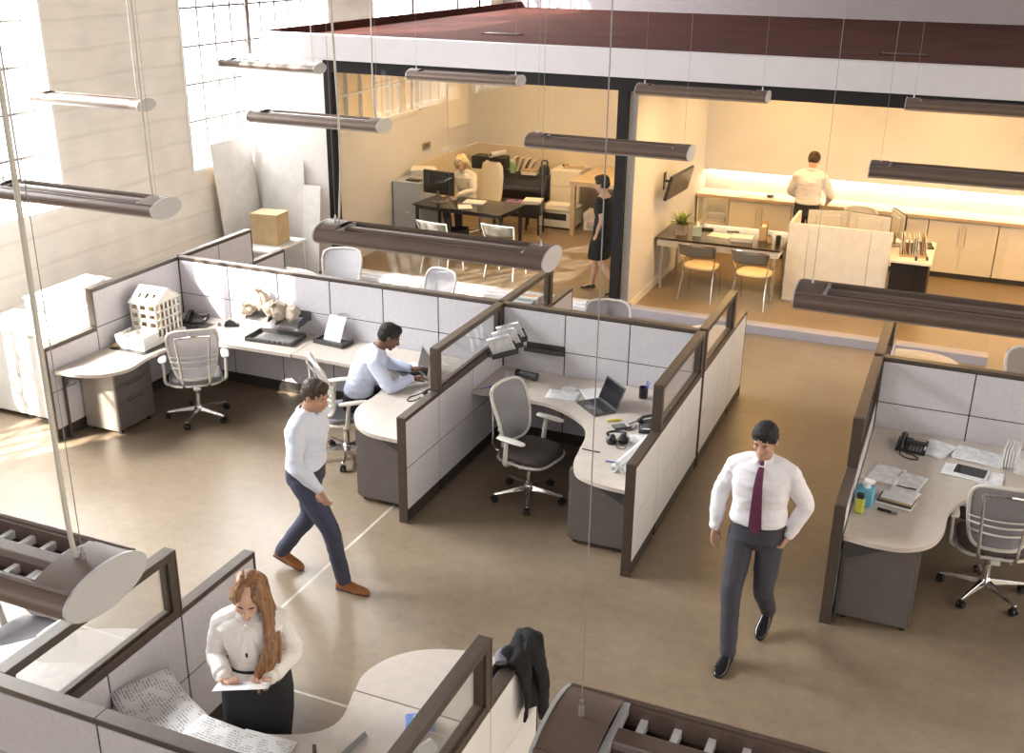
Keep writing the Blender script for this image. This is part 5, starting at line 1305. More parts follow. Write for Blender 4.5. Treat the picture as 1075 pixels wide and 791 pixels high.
t = thing('archive_box', 'white archive box with printed lines on the office floor', 'box', (-5.70, 17.2, 0), .05); MB().bx(-.15, .15, -.19, .19, 0, .25).build('body', M_white, t); MB().bx(-.158, .158, -.198, .198, .21, .29).build('lid', M_white, t)
MB().bx(-.05, .05, -.193, -.189, .14, .175).build('hand_hole', M_black, t); MB().bx(-.11, .11, -.193, -.19, .05, .056).bx(-.11, .11, -.193, -.19, .08, .086).build('printed_line', M_dgrey, t)
t = thing('waste_bin', 'black faceted waste bin beneath the glass desk', 'bin', (-7.15, 14.92, 0)); MB().lathe([(0, 0), (.13, 0), (.17, .36), (.16, .36), (.12, .01), (0, .01)], seg=6).build('bin', M_black, t)
t = thing('high_back_chair', 'cream high-backed office chair behind the blonde woman', 'chair', (-7.24, 15.90, 0), math.radians(160))
MB().prism(rrect(.5, .48, .08), .42, .50).build('seat', M_cabc, t, bevel=.02)
b = MB().loft([[V((x, -.22 - .10 * (z - .5), 0)) + V((0, y * .12, z)) for x, y in rrect(.50 * q, .6, .25)] for z, q in ((.5, .85), (.7, 1), (.95, 1.0), (1.12, .9), (1.18, .6))]); b.build('backrest', M_cabc, t)
MB().cyl((0, 0, .10), (0, 0, .42), .03).build('gas_column', M_chrome, t)
for k in range(5):
    a = 2 * PI * k / 5; MB().cyl((0, 0, .1), (.29 * math.cos(a), .29 * math.sin(a), .07), .018, .014, 8).ell((.29 * math.cos(a), .29 * math.sin(a), .03), .03).build('leg', M_chrome, t)
# ------------------------------------------------------------------ people
def remesh(mb, vox, smooth_it=3):
    """union of the closed pieces of mb as one continuous surface"""
    me = mb._mesh('tmp_body'); o = bpy.data.objects.new('tmp_body', me); COL.objects.link(o)
    r = o.modifiers.new('r', 'REMESH'); r.mode = 'VOXEL'; r.voxel_size = vox; r.use_smooth_shade = True
    if smooth_it:
        s = o.modifiers.new('s', 'SMOOTH'); s.factor = .5; s.iterations = smooth_it
    dg = bpy.context.evaluated_depsgraph_get(); dg.update()
    ev = o.evaluated_get(dg); m2 = bpy.data.meshes.new_from_object(ev)
    bpy.data.objects.remove(o); bpy.data.meshes.remove(me)
    m2.polygons.foreach_set('use_smooth', [True] * len(m2.polygons))
    return m2
def folds(me, amp, seed=0, sx=7, sz=16, zone=None):
    """cloth creases: ridged noise pushed along the normals"""
    ns = [v.normal.copy() for v in me.vertices]
    for v, n in zip(me.vertices, ns):
        p = v.co
        q = V((p.x * sx, p.y * sx, p.z * sz)) + V((seed, seed * 1.7, 0))
        w = noise.noise(q) ; w2 = noise.noise(q * 2.1 + V((3, 1, 7)))
        k = 1.0 if zone is None else zone(p)
        v.co = p + n * amp * k * ((1 - abs(w) * 2.4) * .7 + w2 * .5)
    me.update()
def mesh_obj(me, name, m, parent):
    me.name = name
    me.materials.clear(); me.materials.append(m)
    o = bpy.data.objects.new(name, me); COL.objects.link(o); o.parent = parent
    return o
def limb(mb, pts, rad, seg=14, n=5, flat=1.0, up=(0, 0, 1)):
    P = spline(pts, n); m = len(P); k = len(pts)
    R = []
    for i in range(m):
        t = min(i / n, k - 1 - 1e-6); a = int(t); f = t - a; f = f * f * (3 - 2 * f)
        R.append(rad[a] * (1 - f) + rad[a + 1] * f)
    mb.tube(P, R, seg, rcap=True, flat=flat, up=up)
def torso(mb, rows, seg=28):
    """rows: (centre, right-axis, half width, half depth, fwd-axis)"""
    rings = []
    for c, x, a, b, y in rows:
        rings.append([c + x * (a * math.copysign(abs(math.cos(t)) ** .8, math.cos(t))) + y * (b * math.copysign(abs(math.sin(t)) ** .85, math.sin(t))) for t in [2 * PI * k / seg for k in range(seg)]])
    mb.loft(rings)
def add_hand(mb, wrist, d, palm, side, curl=.5, L=.185, spread=.06, thumb=.5, curls=None):
    """d: direction of the fingers, palm: direction the palm faces, side: +1 thumb towards cross(d, palm)"""
    d = V(d).normalized(); palm = (V(palm) - d * V(palm).dot(d)).normalized(); t = d.cross(palm).normalized() * side
    w = V(wrist); k = L / .185
    # palm: flattened loft
    rings = []
    for s, hw, hd in ((-.02, .024, .020), (.01, .027, .019), (.045, .037, .016), (.080, .041, .014), (.094, .038, .011)):
        c = w + d * s * k
        rings.append([c + t * (hw * k * math.cos(a)) + palm * (hd * k * math.sin(a)) for a in [2 * PI * q / 16 for q in range(16)]])
    mb.loft(rings)
    lens = (.072, .080, .075, .060); offs = (.029, .010, -.010, -.028)
    for f in range(4):
        c0 = curl if curls is None else curls[f]
        base = w + d * (.084 - .004 * abs(f - 1.2)) * k + t * offs[f] * k
        dr = (d + t * spread * (1.2 - f)).normalized(); a = .25 * c0; P = [base - dr * .02 * k, base]
        for seg, fr in enumerate((.45, .30, .25)):
            a += c0 * (.55, .75, .5)[seg]
            P.append(P[-1] + (dr * math.cos(a) + palm * math.sin(a)) * lens[f] * fr * k)
        mb.tube(spline(P, 3), [.0095 * k, .0092 * k, .0085 * k, .008 * k, .0068 * k], 10, rcap=True)
    b0 = w + d * .018 * k + t * .020 * k
    P = [b0, b0 + (d * .55 + t * .75 + palm * .25 * thumb).normalized() * .038 * k]
    P.append(P[-1] + (d * .80 + t * .45 + palm * .5 * thumb).normalized() * .032 * k)
    P.append(P[-1] + (d * .95 + t * .12 + palm * .7 * thumb).normalized() * .028 * k)
    mb.tube(spline(P, 3), [.015 * k, .0115 * k, .0105 * k, .0085 * k], 10, rcap=True)
def head_basis(fwd, up):
    f = V(fwd).normalized(); u = V(up); u = (u - f * u.dot(f)).normalized(); r = f.cross(u)
    return Matrix((r, f, u)).transposed()
def head_geo(mb, c, B, k=1.0, fem=False):
    def P(x, y, z): return V(c) + B @ V((x * k, y * k, z * k))
    S = B * k if False else Matrix([[B[i][j] * k for j in range(3)] for i in range(3)])
    def E(p, r, rot=None): mb.ell(P(*p), r, S if rot is None else S @ rot, 20, 14)
    E((0, -.012, .032), (.076, .096, .086)); E((0, .022, -.028), (.061, .068, .078)); E((0, .010, -.060), (.054 if fem else .060, .062, .052))
    E((0, .062, -.096), (.022 if fem else .027, .022, .019)); E((0, .072, .012), (.050, .020, .022))
    for s in (-1, 1):
        E((s * .036, .060, -.025), (.022, .022, .022)); E((s * .078, -.008, -.008), (.010, .021, .032), Matrix.Rotation(.25 * s, 3, 'Z'))
        E((s * .030, .076, .024), (.022, .012, .008))
    mb.tube([P(0, .086, .012), P(0, .100, -.012), P(0, .110, -.030), P(0, .098, -.040)], [.009 * k, .011 * k, .014 * k, .010 * k], 10, rcap=True)
    for s in (-1, 1): E((s * .012, .094, -.036), (.009, .010, .008))
    E((0, .083, -.060), (.022, .010, .006)); E((0, .081, -.071), (.019, .010, .007))
    return P, S
M_eyew = mat('eye_white', (.75, .72, .68), .3); M_eyed = mat('eye_dark', (.03, .02, .015), .2)
def face_parts(root, P, S, k, brow, lip, closed=False):
    for s in (-1, 1):
        b = MB().ell(P(s * .031, .076, .008), (.0135, .009, .0065 if not closed else .004), S, 12, 8); b.build('eye', M_eyew if not closed else M_eyed, root)
        MB().ell(P(s * .031, .0835, .008), (.006, .003, .006), S, 10, 6).build('iris', M_eyed, root)
        MB().tube([P(s * .016, .090, .024), P(s * .032, .088, .030), P(s * .048, .076, .025)], [.003 * k, .0042 * k, .002 * k], 8, rcap=True).build('eyebrow', brow, root)
    MB().tube([P(-.022, .083, -.064), P(-.008, .093, -.061), P(.008, .093, -.061), P(.022, .083, -.064)], [.003 * k, .0055 * k, .0055 * k, .003 * k], 8, rcap=True).tube([P(-.018, .083, -.070), P(0, .092, -.073), P(.018, .083, -.070)], [.003 * k, .006 * k, .003 * k], 8, rcap=True).build('lips', lip, root)
def short_hair(P, S, k, fringe=0.0, full=1.0):
    mb = MB()
    mb.ell(P(0, -.020, .046), (.084 * full, .100, .082), S, 20, 14)
    mb.ell(P(0, -.045, .005), (.080, .070, .075), S, 20, 14)
    mb.ell(P(0, .030, .088), (.060, .052, .040), S, 16, 10)
    for s in (-1, 1): mb.ell(P(s * .066, -.005, .035), (.018, .04, .045), S, 12, 8)
    return mb
def skin_mat(name, c): return mat(name, c, .45, var=.05, scale=14)
def shoe(mb, heel, toe, h=.085, w=.048):
    """shoe sole-to-ankle solid from heel to toe on the ground line"""
    heel, toe = V(heel), V(toe); d = (toe - heel); L = d.length; d.normalize(); u = V((0, 0, 1)); u = (u - d * u.dot(d)).normalized(); s = d.cross(u)
    rings = []
    for t, hw, hh in ((0, .55, .75), (.06, .72, .95), (.2, .78, 1.0), (.38, .80, .86), (.55, .95, .62), (.75, 1.0, .50), (.9, .78, .42), (.98, .42, .30), (1.0, .2, .2)):
        c = heel + d * L * t
        rings.append([c + s * (w * hw * math.copysign(abs(math.cos(a)) ** .7, math.cos(a))) + u * (h * hh * (.5 + .5 * math.copysign(abs(math.sin(a)) ** .6, math.sin(a)))) for a in [2 * PI * k / 18 for k in range(18)]])
    mb.loft(rings)
def avg(a, b, t=.5): return V(a) * (1 - t) + V(b) * t

def person(label, loc, rz, J, skin, hairm, top, bottom, shoem, vox=.007, k=1.0, fem=False, hair='short', sleeves='long', lower='trousers', build_=1.0, hands=None, face=True, tie=None, belt=None, foldamp=.006, collar=True, seed=1, headk=1.0, lipm=None):
    root = thing('person', label, 'person', loc, rz)
    g = {q: V(v) for q, v in J.items()}
    xh = (g['hipr'] - g['hipl']).normalized(); xs = (g['shr'] - g['shl']).normalized()
    pel = avg(g['hipr'], g['hipl']); neck = g['neck']; spine_up = (neck - pel).normalized()
    def fw(x): return spine_up.cross(x).normalized() * 1
    fh, fs = V((0, 0, 1)).cross(xh).normalized(), spine_up.cross(xs).normalized()
    W = abs((g['shr'] - g['shl']).length) / 2
    hipw = .165 if not fem else .17; waist = (.150 if not fem else .118) * build_; chest = (.165 if not fem else .140) * build_
    mid = g.get('mid', avg(pel, neck, .42))
    cst = g.get('chest', avg(pel, neck, .72))
    def rows(e):
        w1 = avg(pel, mid, .55)
        return [(pel - spine_up * .09, xh, .09 + e, .08 + e, fh), (pel - spine_up * .03, xh, hipw * .95 + e, .115 * build_ + e, fh), (pel + spine_up * .04, xh, hipw + e, .118 * build_ + e, fh),
                (w1, avg(xh, xs, .2), waist * 1.06 + e, .108 * build_ + e, avg(fh, fs, .2)), (mid, avg(xh, xs, .4).normalized(), waist + e, .104 * build_ + e, avg(fh, fs, .4).normalized()),
                (avg(mid, cst, .55), avg(xh, xs, .8).normalized(), chest * .96 + e, .118 * build_ + e, fs), (cst, xs, chest + e, (.122 if not fem else .112) * build_ + e, fs),
                (avg(cst, neck, .48), xs, W * .98 + e, .098 + e, fs), (avg(cst, neck, .74), xs, W * .80 + e, .082 + e * .8, fs), (avg(cst, neck, .92), xs, W * .52 + e, .072 + e * .7, fs), (neck + spine_up * .012, xs, .064 + e * .5, .064 + e * .5, fs)]
    B = head_basis(g['look'], g.get('headup', (0, 0, 1)))
    hc = g['head']
    def lowsh(sh): return sh - spine_up * .022 - (sh - neck).normalized() * .012
    # ---- body
    mb = MB()
    torso(mb, rows(-.004))
    nb = hc + B @ V((0, -.02, -.05))
    limb(mb, [neck - spine_up * .04, avg(neck, nb, .5), nb], [.062, .054 if not fem else .045, .056 if not fem else .048])
    P, S = head_geo(mb, hc, B, headk, fem)
    ar = (.047, .040, .036, .026) if not fem else (.040, .034, .030, .021)
    for s in 'lr':
        sh, el, wr = lowsh(g['sh' + s]), g['el' + s], g['wr' + s]
        limb(mb, [neck + spine_up * .012, avg(neck, sh, .5) + spine_up * .006, sh], [.040, .050, ar[0]])
        limb(mb, [sh, avg(sh, el), el, avg(el, wr, .45), wr], [ar[0], ar[0] * .93, ar[1] * .92, ar[2], ar[3]])
        hd = (hands or {}).get(s, {})
        dd = V(hd.get('d', wr - el)); pm = V(hd.get('palm', (1 if s == 'l' else -1, 0, 0)))
        add_hand(mb, wr, dd, pm, hd.get('side', 1 if s == 'l' else -1), hd.get('curl', .45), hd.get('L', .185 if not fem else .168), hd.get('spread', .05), hd.get('thumb', .5), hd.get('curls'))
        hp, kn, an = g['hip' + s], g['kn' + s], g['an' + s]
        limb(mb, [hp, avg(hp, kn), kn, avg(kn, an, .35), an], [.082, .072, .052, .050, .036] if not fem else [.080, .068, .048, .045, .031])
        toe = g['toe' + s]; heel = g['heel' + s]
        limb(mb, [an, avg(heel, toe, .35) + V((0, 0, .035)), avg(heel, toe, .85) + V((0, 0, .022))], [.034, .024, .012])
    mesh_obj(remesh(mb, vox, 3), 'body', skin, root)
    if face: face_parts(root, P, S, headk, hairm, lipm or skin)
    # ---- top garment
    if top:
        tb = MB(); e = .016
        R = rows(e); R[-1] = (neck - spine_up * .004, xs, .076, .076, fs)
        if lower == 'trousers' or lower == 'skirt': R = [(avg(pel, mid, .22), xh, waist * .98, .100 * build_, fh), (avg(pel, mid, .36), xh, waist * 1.03 + .006, .108 * build_ + .006, fh), (avg(pel, mid, .46), xh, waist * 1.06 + .022, .112 * build_ + .022, fh)] + R[4:]
        torso(tb, R)
        for s in 'lr':
            sh, el, wr = lowsh(g['sh' + s]), g['el' + s], g['wr' + s]
            limb(tb, [neck - spine_up * .010, avg(neck, sh, .5) + spine_up * .004, sh], [.058, .064, ar[0] + .018])
            if sleeves == 'long':
                limb(tb, [sh, avg(sh, el), el, avg(el, wr, .5), avg(el, wr, .93)], [ar[0] + .018, ar[0] + .018, ar[1] + .018, ar[2] + .017, ar[3] + .013])
            elif sleeves == 'rolled':
                limb(tb, [sh, avg(sh, el), el, avg(el, wr, .35)], [ar[0] + .022, ar[0] + .020, ar[1] + .020, ar[2] + .018])
            elif sleeves == 'short':
                limb(tb, [sh, avg(sh, el, .55)], [ar[0] + .018, ar[0] + .020])
            elif sleeves == 'bishop':
                limb(tb, [sh, avg(sh, el), el, avg(el, wr, .5), avg(el, wr, .84), avg(el, wr, .90)], [ar[0] + .016, ar[0] + .016, ar[1] + .018, ar[2] + .020, ar[3] + .030, ar[3] + .012])
                limb(tb, [avg(el, wr, .90), avg(el, wr, .985)], [ar[3] + .012, ar[3] + .020])
        me = remesh(tb, vox, 2); folds(me, foldamp, seed); mesh_obj(me, 'shirt' if not fem else 'blouse', top, root)
        if collar:
            cb = MB(); rr = []
            for h, q in ((-.012, 1.16), (.024, .98), (.030, 1.03), (-.004, 1.34)):
                rr.append([neck + spine_up * (h - .012 * math.sin(a)) + xs * (.066 * q * math.cos(a)) + fs * (.066 * q * math.sin(a) + .004) for a in [2 * PI * j / 26 + PI / 2 + .16 for j in range(26)]])
            n_ = 26; o_ = len(cb.v)
            cb.add([p for r_ in rr for p in r_], [(i * n_ + j, i * n_ + j + 1, (i + 1) * n_ + j + 1, (i + 1) * n_ + j) for i in range(3) for j in range(n_ - 1) if j not in (24,)], True)
            co = cb.build('collar', top, root); q = co.modifiers.new('t', 'SOLIDIFY'); q.thickness = .003
    # ---- lower garment
    lb = MB()
    if lower == 'trousers':
        torso(lb, [(pel - spine_up * .10, xh, .09, .09, fh)] + [(c, x, a, b, y) for c, x, a, b, y in rows(.012)[1:3]] + [(avg(pel, mid, .22), xh, hipw + .012, .116 * build_ + .016, fh), (avg(pel, mid, .42), xh, waist * 1.06 + .016, .112 * build_ + .016, fh)])
        for s in 'lr':
            hp, kn, an = g['hip' + s], g['kn' + s], g['an' + s]
            limb(lb, [hp, avg(hp, kn), kn, avg(kn, an, .5), avg(kn, an, .99)], [.098, .088, .070, .062, .058])
        me = remesh(lb, vox, 2); folds(me, foldamp * .8, seed + 5, 6, 9); mesh_obj(me, 'trousers', bottom, root)
    elif lower in ('skirt', 'dress'):
        kc = avg(g['knl'], g['knr'])
        hem = avg(pel, kc, .96)
        rr = [(pel + spine_up * .10, xh, waist + .02, .11 + .010, fh)] if lower == 'skirt' else rows(.014)[4:9][::-1]
        if lower == 'dress': rr = rr
        body_rows = [(pel + spine_up * .04, xh, hipw + .018, .132, fh), (pel - spine_up * .06, xh, hipw + .026, .142, fh), (avg(pel, hem, .5), xh, hipw + .022, .150, fh), (hem, xh, hipw - .004, .140, fh), (hem + V((0, 0, -.01)), xh, hipw - .02, .12, fh)]
        torso(lb, rr + body_rows)
        if lower == 'dress':
            for s in 'lr': limb(lb, [g['sh' + s], avg(g['sh' + s], g['el' + s], .5)], [ar[0] + .016, ar[0] + .018])
        me = remesh(lb, vox, 2); folds(me, foldamp * .7, seed + 5, 9, 3); mesh_obj(me, 'skirt' if lower == 'skirt' else 'dress', bottom, root)
    # ---- shoes
    for s in 'lr':
        sb = MB(); shoe(sb, g['heel' + s], g['toe' + s], .088 if not fem else .06, .048 if not fem else .038); so = sb.build('shoe', shoem, root)
        if not fem:
            hl, to = g['heel' + s], g['toe' + s]
            MB().tube([hl + V((0, 0, .006)), avg(hl, to, .5) + V((0, 0, .005)), avg(hl, to, .97) + V((0, 0, .004))], [.036, .044, .028], 12, flat=.2).build('sole', M_blackmat, so)
    if belt:
        c = avg(pel, mid, .38)
        MB().tube([c + xh * ((waist * 1.06 + .014) * math.cos(a)) + fh * ((.112 * build_ + .014) * math.sin(a)) for a in [2 * PI * j / 30 for j in range(30)]], .013, 8, closed=True, flat=.5).build('belt', belt, root)
    if tie:
        a0 = neck + fs * .074 - spine_up * .005; tb_ = avg(pel, mid, .45) + fh * (.112 * build_ + .030)
        cm = cst + fs * (.122 * build_ + .026)
        k1 = MB().ell(a0, (.020, .014, .022), Matrix((xs, fs, spine_up)).transposed(), 12, 8); k1.build('tie_knot', tie, root)
        pts = spline([a0 - spine_up * .015, avg(a0, cm, .35) + fs * .030, cm + fs * .004, avg(cm, tb_) + fs * .004, tb_], 5); n_ = len(pts)
        t_ = MB(); rings = []
        for i, p in enumerate(pts):
            w = .017 + .028 * (i / (n_ - 1)); rings.append([p - xs * w, p + fs * .007, p + xs * w, p - fs * .004])
        tip = pts[-1] - spine_up * .05; rings.append([tip - xs * .004, tip + fs * .005, tip + xs * .004, tip - fs * .003])
        t_.loft(rings).build('tie', tie, root)
    if hair == 'short':
        me = remesh(short_hair(P, S, headk), .005, 2); folds(me, .004, seed + 9, 40, 40); mesh_obj(me, 'hair', hairm, root)
    return root, P, S, B, g

M_skinL = skin_mat('skin_light', (.62, .38, .27)); M_skinM = skin_mat('skin_tan', (.48, .27, .18)); M_skinD = skin_mat('skin_brown', (.155, .075, .045))
M_hairB = mat('hair_black', (.009, .007, .006), .75, var=.3, scale=60); M_hairBr = mat('hair_brown', (.045, .026, .015), .6, var=.35, scale=40)
M_lip = mat('lip_rose', (.48, .18, .15), .4)
def cloth(name, c, bump=.25): return mat(name, c, .8, var=.04, scale=10, bump=bump, bscale=45)
M_shirtW = cloth('shirt_white', (.80, .78, .82)); M_shirtB = cloth('shirt_pale_blue', (.62, .67, .82)); M_shirtB2 = cloth('shirt_ice_blue', (.66, .70, .80))
M_trouG = cloth('trousers_slate', (.048, .048, .062)); M_trouN = cloth('trousers_navy', (.045, .050, .085)); M_trouK = cloth('trousers_black', (.02, .02, .022))
M_shoeK = mat('shoe_patent', (.012, .011, .012), .12); M_shoeT = mat('shoe_tan', (.30, .11, .035), .35, var=.2)
M_tie = cloth('tie_plum', (.115, .022, .06))
M_blouse = mat('silk_ivory', (.78, .74, .70), .42, var=.03, bump=.15, bscale=30); M_skirt = cloth('skirt_black', (.012, .012, .014))
M_belt = mat('belt_leather', (.02, .015, .012), .4)

# --- man walking towards us with plum tie (faces local +Y; rz turns him to -Y)
J = dict(hipl=(-.095, 0, .93), hipr=(.095, .02, .93), neck=(0, .02, 1.50), head=(0, .075, 1.655), look=(.04, .95, -.28), headup=(0, .28, .95),
         shl=(-.195, .0, 1.435), shr=(.195, .03, 1.435), ell=(-.29, -.07, 1.17), elr=(.285, -.02, 1.16), wrl=(-.215, .01, .95), wrr=(.285, .06, .91),
         knl=(-.10, .06, .51), knr=(.09, .20, .52), anl=(-.085, -.26, .16), anr=(.055, .27, .085), heell=(-.085, -.31, .10), toel=(-.08, -.07, .005), heelr=(.055, .22, .0), toer=(.06, .49, .0))
r0_, *_ = person('person in a white shirt and plum tie walking towards us down the aisle', (-.93, 6.47, 0), math.radians(176), J, M_skinM, M_hairB, M_shirtW, M_trouG, M_shoeK, build_=1.10, tie=M_tie, belt=M_belt, seed=2,
       hands=dict(r=dict(d=(0, .15, -1), palm=(-1, .2, 0), curl=.5), l=dict(d=(.3, .35, -.7), palm=(1, 0, 0), curl=.9)))
# --- man striding to the right in front of the cubicles (faces +X)
J = dict(hipl=(-.09, -.02, .90), hipr=(.09, .02, .90), neck=(0, .05, 1.43), head=(0, .13, 1.57), look=(.0, .95, -.30), headup=(0, .30, .95),
         shl=(-.20, .03, 1.365), shr=(.20, .07, 1.365), ell=(-.27, -.14, 1.15), elr=(.27, .11, 1.11), wrl=(-.22, -.20, .93), wrr=(.22, .27, .93),
         knl=(-.09, -.06, .49), knr=(.09, .25, .53), anl=(-.05, -.31, .13), anr=(.045, .32, .09), heell=(-.05, -.38, .075), toel=(-.05, -.12, .0), heelr=(.045, .26, .0), toer=(.04, .54, .0))
r1_, *_ = person('person in a pale blue shirt and tan shoes striding across the open floor', (-4.12, 5.98, 0), math.radians(-91), J, M_skinM, M_hairBr, M_shirtB2, M_trouN, M_shoeT, build_=1.05, belt=M_belt, seed=4,
       hands=dict(r=dict(d=(0, .4, -.9), palm=(-1, 0, 0), curl=.5), l=dict(d=(0, -.2, -1), palm=(1, 0, 0), curl=.6)))
r0_.scale = (.955, .955, .955); r1_.scale = (.965, .965, .965)
# --- seated man typing (faces local +Y)
J = dict(hipl=(-.10, .02, .54), hipr=(.10, .02, .54), neck=(0, .225, 1.035), head=(.015, .335, 1.155), look=(.05, .88, -.52), headup=(0, .55, .83), mid=(0, .065, .76), chest=(0, .16, .93),
         shl=(-.20, .185, .97), shr=(.20, .185, .97), ell=(-.30, .33, .79), elr=(.295, .30, .775), wrl=(-.12, .54, .775), wrr=(.13, .52, .775),
         knl=(-.14, .44, .55), knr=(.14, .44, .55), anl=(-.13, .40, .09), anr=(.13, .40, .09), heell=(-.13, .34, .0), toel=(-.14, .60, .0), heelr=(.13, .34, .0), toer=(.14, .60, .0))
person('seated person in a light blue shirt typing on a laptop', (-4.90, 7.97, 0), math.radians(-55), J, M_skinD, M_hairB, M_shirtB, M_trouK, M_shoeK, build_=1.0, seed=6, vox=.006,
       hands=dict(r=dict(d=(-.25, .95, .05), palm=(0, 0, -1), curl=.45, side=-1), l=dict(d=(.25, .95, .05), palm=(0, 0, -1), curl=.45, side=1)), belt=M_belt)
# --- man at the counter seen from behind (faces +Y)
J = dict(hipl=(-.095, 0, .93), hipr=(.095, 0, .93), neck=(0, .05, 1.49), head=(.0, .11, 1.625), look=(0, .8, -.6), headup=(0, .6, .8),
         shl=(-.20, .03, 1.42), shr=(.20, .03, 1.42), ell=(-.28, .10, 1.16), elr=(.29, .10, 1.16), wrl=(-.17, .33, 1.02), wrr=(.22, .33, 1.02),
         knl=(-.10, .03, .50), knr=(.10, .03, .50), anl=(-.10, 0, .085), anr=(.10, 0, .085), heell=(-.10, -.06, 0), toel=(-.12, .21, 0), heelr=(.10, -.06, 0), toer=(.12, .21, 0))
person('person in a white shirt standing at the bright counter with back turned', (-2.10, 16.02, 0), math.radians(-6), J, M_skinL, M_hairBr, M_shirtW, M_trouK, M_shoeK, vox=.010, build_=1.02, face=False, seed=8, belt=M_belt)
# --- woman in a black dress walking behind the glass
J = dict(hipl=(-.09, .0, .88), hipr=(.09, .0, .88), neck=(0, .03, 1.37), head=(0, .07, 1.505), look=(0, .95, -.3), shl=(-.165, .02, 1.315), shr=(.165, .04, 1.315),
         ell=(-.22, -.06, 1.08), elr=(.22, .05, 1.08), wrl=(-.19, .02, .86), wrr=(.17, .24, .96), knl=(-.08, .0, .48), knr=(.08, .15, .49), anl=(-.07, -.25, .14), anr=(.07, .20, .09),
         heell=(-.07, -.30, .09), toel=(-.07, -.09, .0), heelr=(.07, .15, .03), toer=(.07, .37, 0))
r2_, P, S, B, g = person('person in a black dress walking just inside the glass by the dark mullion', (-4.42, 13.75, 0), math.radians(80), J, M_skinL, M_hairB, None, M_skirt, M_shoeK, vox=.010, fem=True, lower='dress', seed=10, lipm=M_lip)
# --- blonde woman seated behind the glass desk, looking down to the left
M_blonde = mat('hair_blonde', (.74, .62, .40), .5, var=.2, scale=50)
J = dict(hipl=(-.10, 0, .56), hipr=(.10, 0, .56), neck=(0, .10, 1.10), head=(-.0, .165, 1.235), look=(-.25, .85, -.42), headup=(0, .45, .9), shl=(-.175, .07, 1.045), shr=(.175, .07, 1.045),
         ell=(-.25, .20, .84), elr=(.25, .20, .84), wrl=(-.12, .42, .79), wrr=(.14, .42, .79), knl=(-.12, .40, .56), knr=(.12, .40, .56), anl=(-.10, .38, .09), anr=(.10, .38, .09),
         heell=(-.10, .33, 0), toel=(-.10, .55, 0), heelr=(.10, .33, 0), toer=(.10, .55, 0))
r_, P, S, B, g = person('blonde person in a white blouse seated at the glass desk', (-7.38, 15.72, 0), math.radians(168), J, M_skinL, M_blonde, M_blouse, M_trouK, M_shoeK, vox=.009, fem=True, hair='none', seed=12, lipm=M_lip,
       hands=dict(r=dict(d=(-.4, .9, -.1), palm=(0, 0, -1), curl=.4), l=dict(d=(.4, .9, -.1), palm=(0, 0, -1), curl=.4)))
hb = short_hair(P, S, 1, full=1.05)
for s in (-1, 1):
    limb(hb, [P(s * .055, .01, .08), P(s * .095, -.01, .01), P(s * .105, -.03, -.07), P(s * .085, -.03, -.13)], [.03, .036, .034, .02])
limb(hb, [P(0, -.09, .04), P(0, -.11, -.06), P(0, -.09, -.14)], [.06, .065, .04])
me = remesh(hb, .006, 1); folds(me, .010, 3, 30, 30); mesh_obj(me, 'hair', M_blonde, r_)

# --- standing woman with long hair reading a sheet
M_hairL = mat('hair_chestnut', (.24, .115, .048), .45, var=.5, scale=9, stretch=(6, 6, .6))
J = dict(hipl=(-.09, 0, .90), hipr=(.09, 0, .90), neck=(0, .035, 1.385), head=(-.012, .105, 1.515), look=(.04, .92, -.38), headup=(-.12, .38, .92),
         shl=(-.172, .02, 1.325), shr=(.172, .02, 1.325), ell=(-.212, -.01, 1.085), elr=(.212, -.01, 1.085), wrl=(-.105, .205, 1.075), wrr=(.135, .205, 1.085), mid=(0, .0, 1.11), chest=(0, .02, 1.24),
         knl=(-.085, .03, .49), knr=(.085, .03, .49), anl=(-.085, 0, .09), anr=(.085, 0, .09), heell=(-.085, -.05, .03), toel=(-.09, .17, 0), heelr=(.085, -.05, .03), toer=(.09, .17, 0))
r_, P, S, B, g = person('person with long chestnut hair in an ivory bow blouse reading a sheet of paper', (-3.05, 3.86, 0), math.radians(208), J, M_skinL, M_hairBr, M_blouse, M_skirt, M_shoeK, vox=.0045, fem=True, hair='none', sleeves='bishop', lower='skirt', seed=14, lipm=M_lip, foldamp=.005, collar=True,
       hands=dict(r=dict(d=(-.55, .72, .05), palm=(-.3, -.1, .9), curl=.75, side=1, thumb=.9), l=dict(d=(.55, .72, .05), palm=(.3, -.1, .9), curl=.75, side=-1, thumb=.9)))
hb = MB()
for s in (-1, 1):
    hb.ell(P(s * .034, -.026, .050), (.050, .096, .078), S, 20, 14)
hb.ell(P(0, -.040, .050), (.07, .090, .082), S, 20, 14)
hb.ell(P(0, -.05, .0), (.080, .068, .085), S, 20, 14)
# side swept fall over her left shoulder (local -x), wavy locks
random.seed(5)
n0 = g['neck']
def lock(pts, r): limb(hb, pts, r, seg=9, n=5, flat=.7)
for k in range(16):
    u = k / 15
    x0, y0 = -.072 - .012 * math.sin(u * 3), .062 - .125 * u
    a = P(-.045 + .02 * random.random(), .055 - .10 * u, .082 - .02 * u)
    b = P(x0 - .012, y0, -.01)
    c = n0 + V((-.115 - .02 * u + random.uniform(-.01, .01), .105 - .11 * u, -.045))
    d = n0 + V((-.135 + .045 * (1 - u) + random.uniform(-.02, .02), .165 - .075 * u, -.17))
    e = n0 + V((-.125 + .05 * (1 - u) + random.uniform(-.025, .025), .165 - .070 * u, -.29 + random.uniform(-.02, .02)))
    f = n0 + V((-.110 + .05 * (1 - u) + random.uniform(-.025, .025), .150 - .06 * u, -.385 + random.uniform(-.035, .02)))
    wv = .012
    lock([a, b, c + V((wv, 0, 0)), d - V((wv, 0, 0)), e + V((wv, 0, 0)), f], [.016, .020, .021, .023, .021, .010])
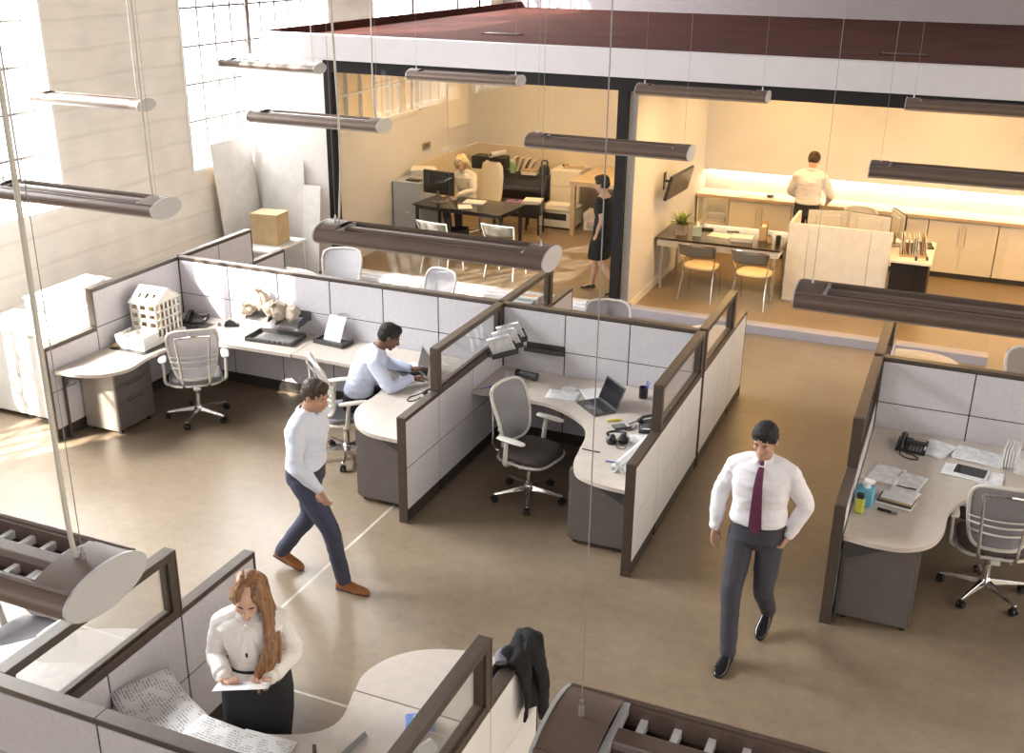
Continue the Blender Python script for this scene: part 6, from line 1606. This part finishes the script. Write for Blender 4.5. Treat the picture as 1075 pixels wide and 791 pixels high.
for k in range(7):   # short fall on her other side, tucked behind the ear
    u = k / 6
    lock([P(.045, .045 - .09 * u, .082), P(.080, .012 - .07 * u, .0), P(.076, -.03 - .02 * u, -.07), n0 + V((.06 - .05 * u, -.05, -.02)), n0 + V((.03 - .06 * u, -.085, -.12))], [.014, .017, .018, .02, .012])
for k in range(8):   # back
    u = k / 7
    lock([P(-.05 + .1 * u, -.09, .06), P(-.06 + .12 * u, -.115, -.02), n0 + V((-.08 + .12 * u, -.075, .0)), n0 + V((-.055 + .08 * u, -.10, -.13)), n0 + V((-.05 + .06 * u, -.10, -.24))], [.03, .032, .03, .03, .012])
me = remesh(hb, .0042, 1); folds(me, .003, 21, 55, 6); mesh_obj(me, 'hair', M_hairL, r_)
# bow: two loops, two tails
bw0 = n0 + V((.004, .088, -.035))
for s in (-1, 1):
    MB().tube(spline([bw0, bw0 + V((s * .03, .012, -.02)), bw0 + V((s * .05, .012, -.085)), bw0 + V((s * .022, .014, -.10)), bw0 + V((s * .004, .012, -.02))], 5), [.008, .018, .020, .016, .008], 10, flat=.4, up=(0, 1, 0)).build('bow_loop', M_blouse, r_)
    MB().tube(spline([bw0, bw0 + V((s * .014, .022, -.07)), bw0 + V((s * .026, .026, -.16)), bw0 + V((s * .022, .020, -.215))], 5), [.008, .018, .026, .030], 10, flat=.3, up=(0, 1, 0)).build('bow_tail', M_blouse, r_)
MB().ell(bw0 + V((0, .008, 0)), (.014, .012, .016)).build('bow_knot', M_blouse, r_)
MB().ell(bw0 + V((.01, .034, -.165)), (.007, .005, .016)).build('pendant', M_black, r_)
me = MB().tube([avg(g['hipl'], g['hipr']) + V((.142 * math.cos(a), .128 * math.sin(a), .155)) for a in [2 * PI * j / 30 for j in range(30)]], .020, 8, closed=True, flat=.35).build('waistband', M_skirt, r_)
# the sheet she holds: laid in her hands, still a thing of its own
rot = Matrix.Rotation(math.radians(208), 4, 'Z')
c = Matrix.Translation((-3.05, 3.86, 0)) @ rot @ V((.015, .312, 1.062))
r_.scale = (.95, .95, .95)
sh = sheet('printed sheet held in the hands of the long-haired person', c.x, c.y, c.z, math.radians(205 + 90), .17, .27, M_print, name='paper_sheet', grp=None)
sh.rotation_euler = (rot.to_3x3() @ Matrix.Rotation(math.radians(24), 3, 'X') @ Matrix.Rotation(PI / 2, 3, 'Z')).to_euler()
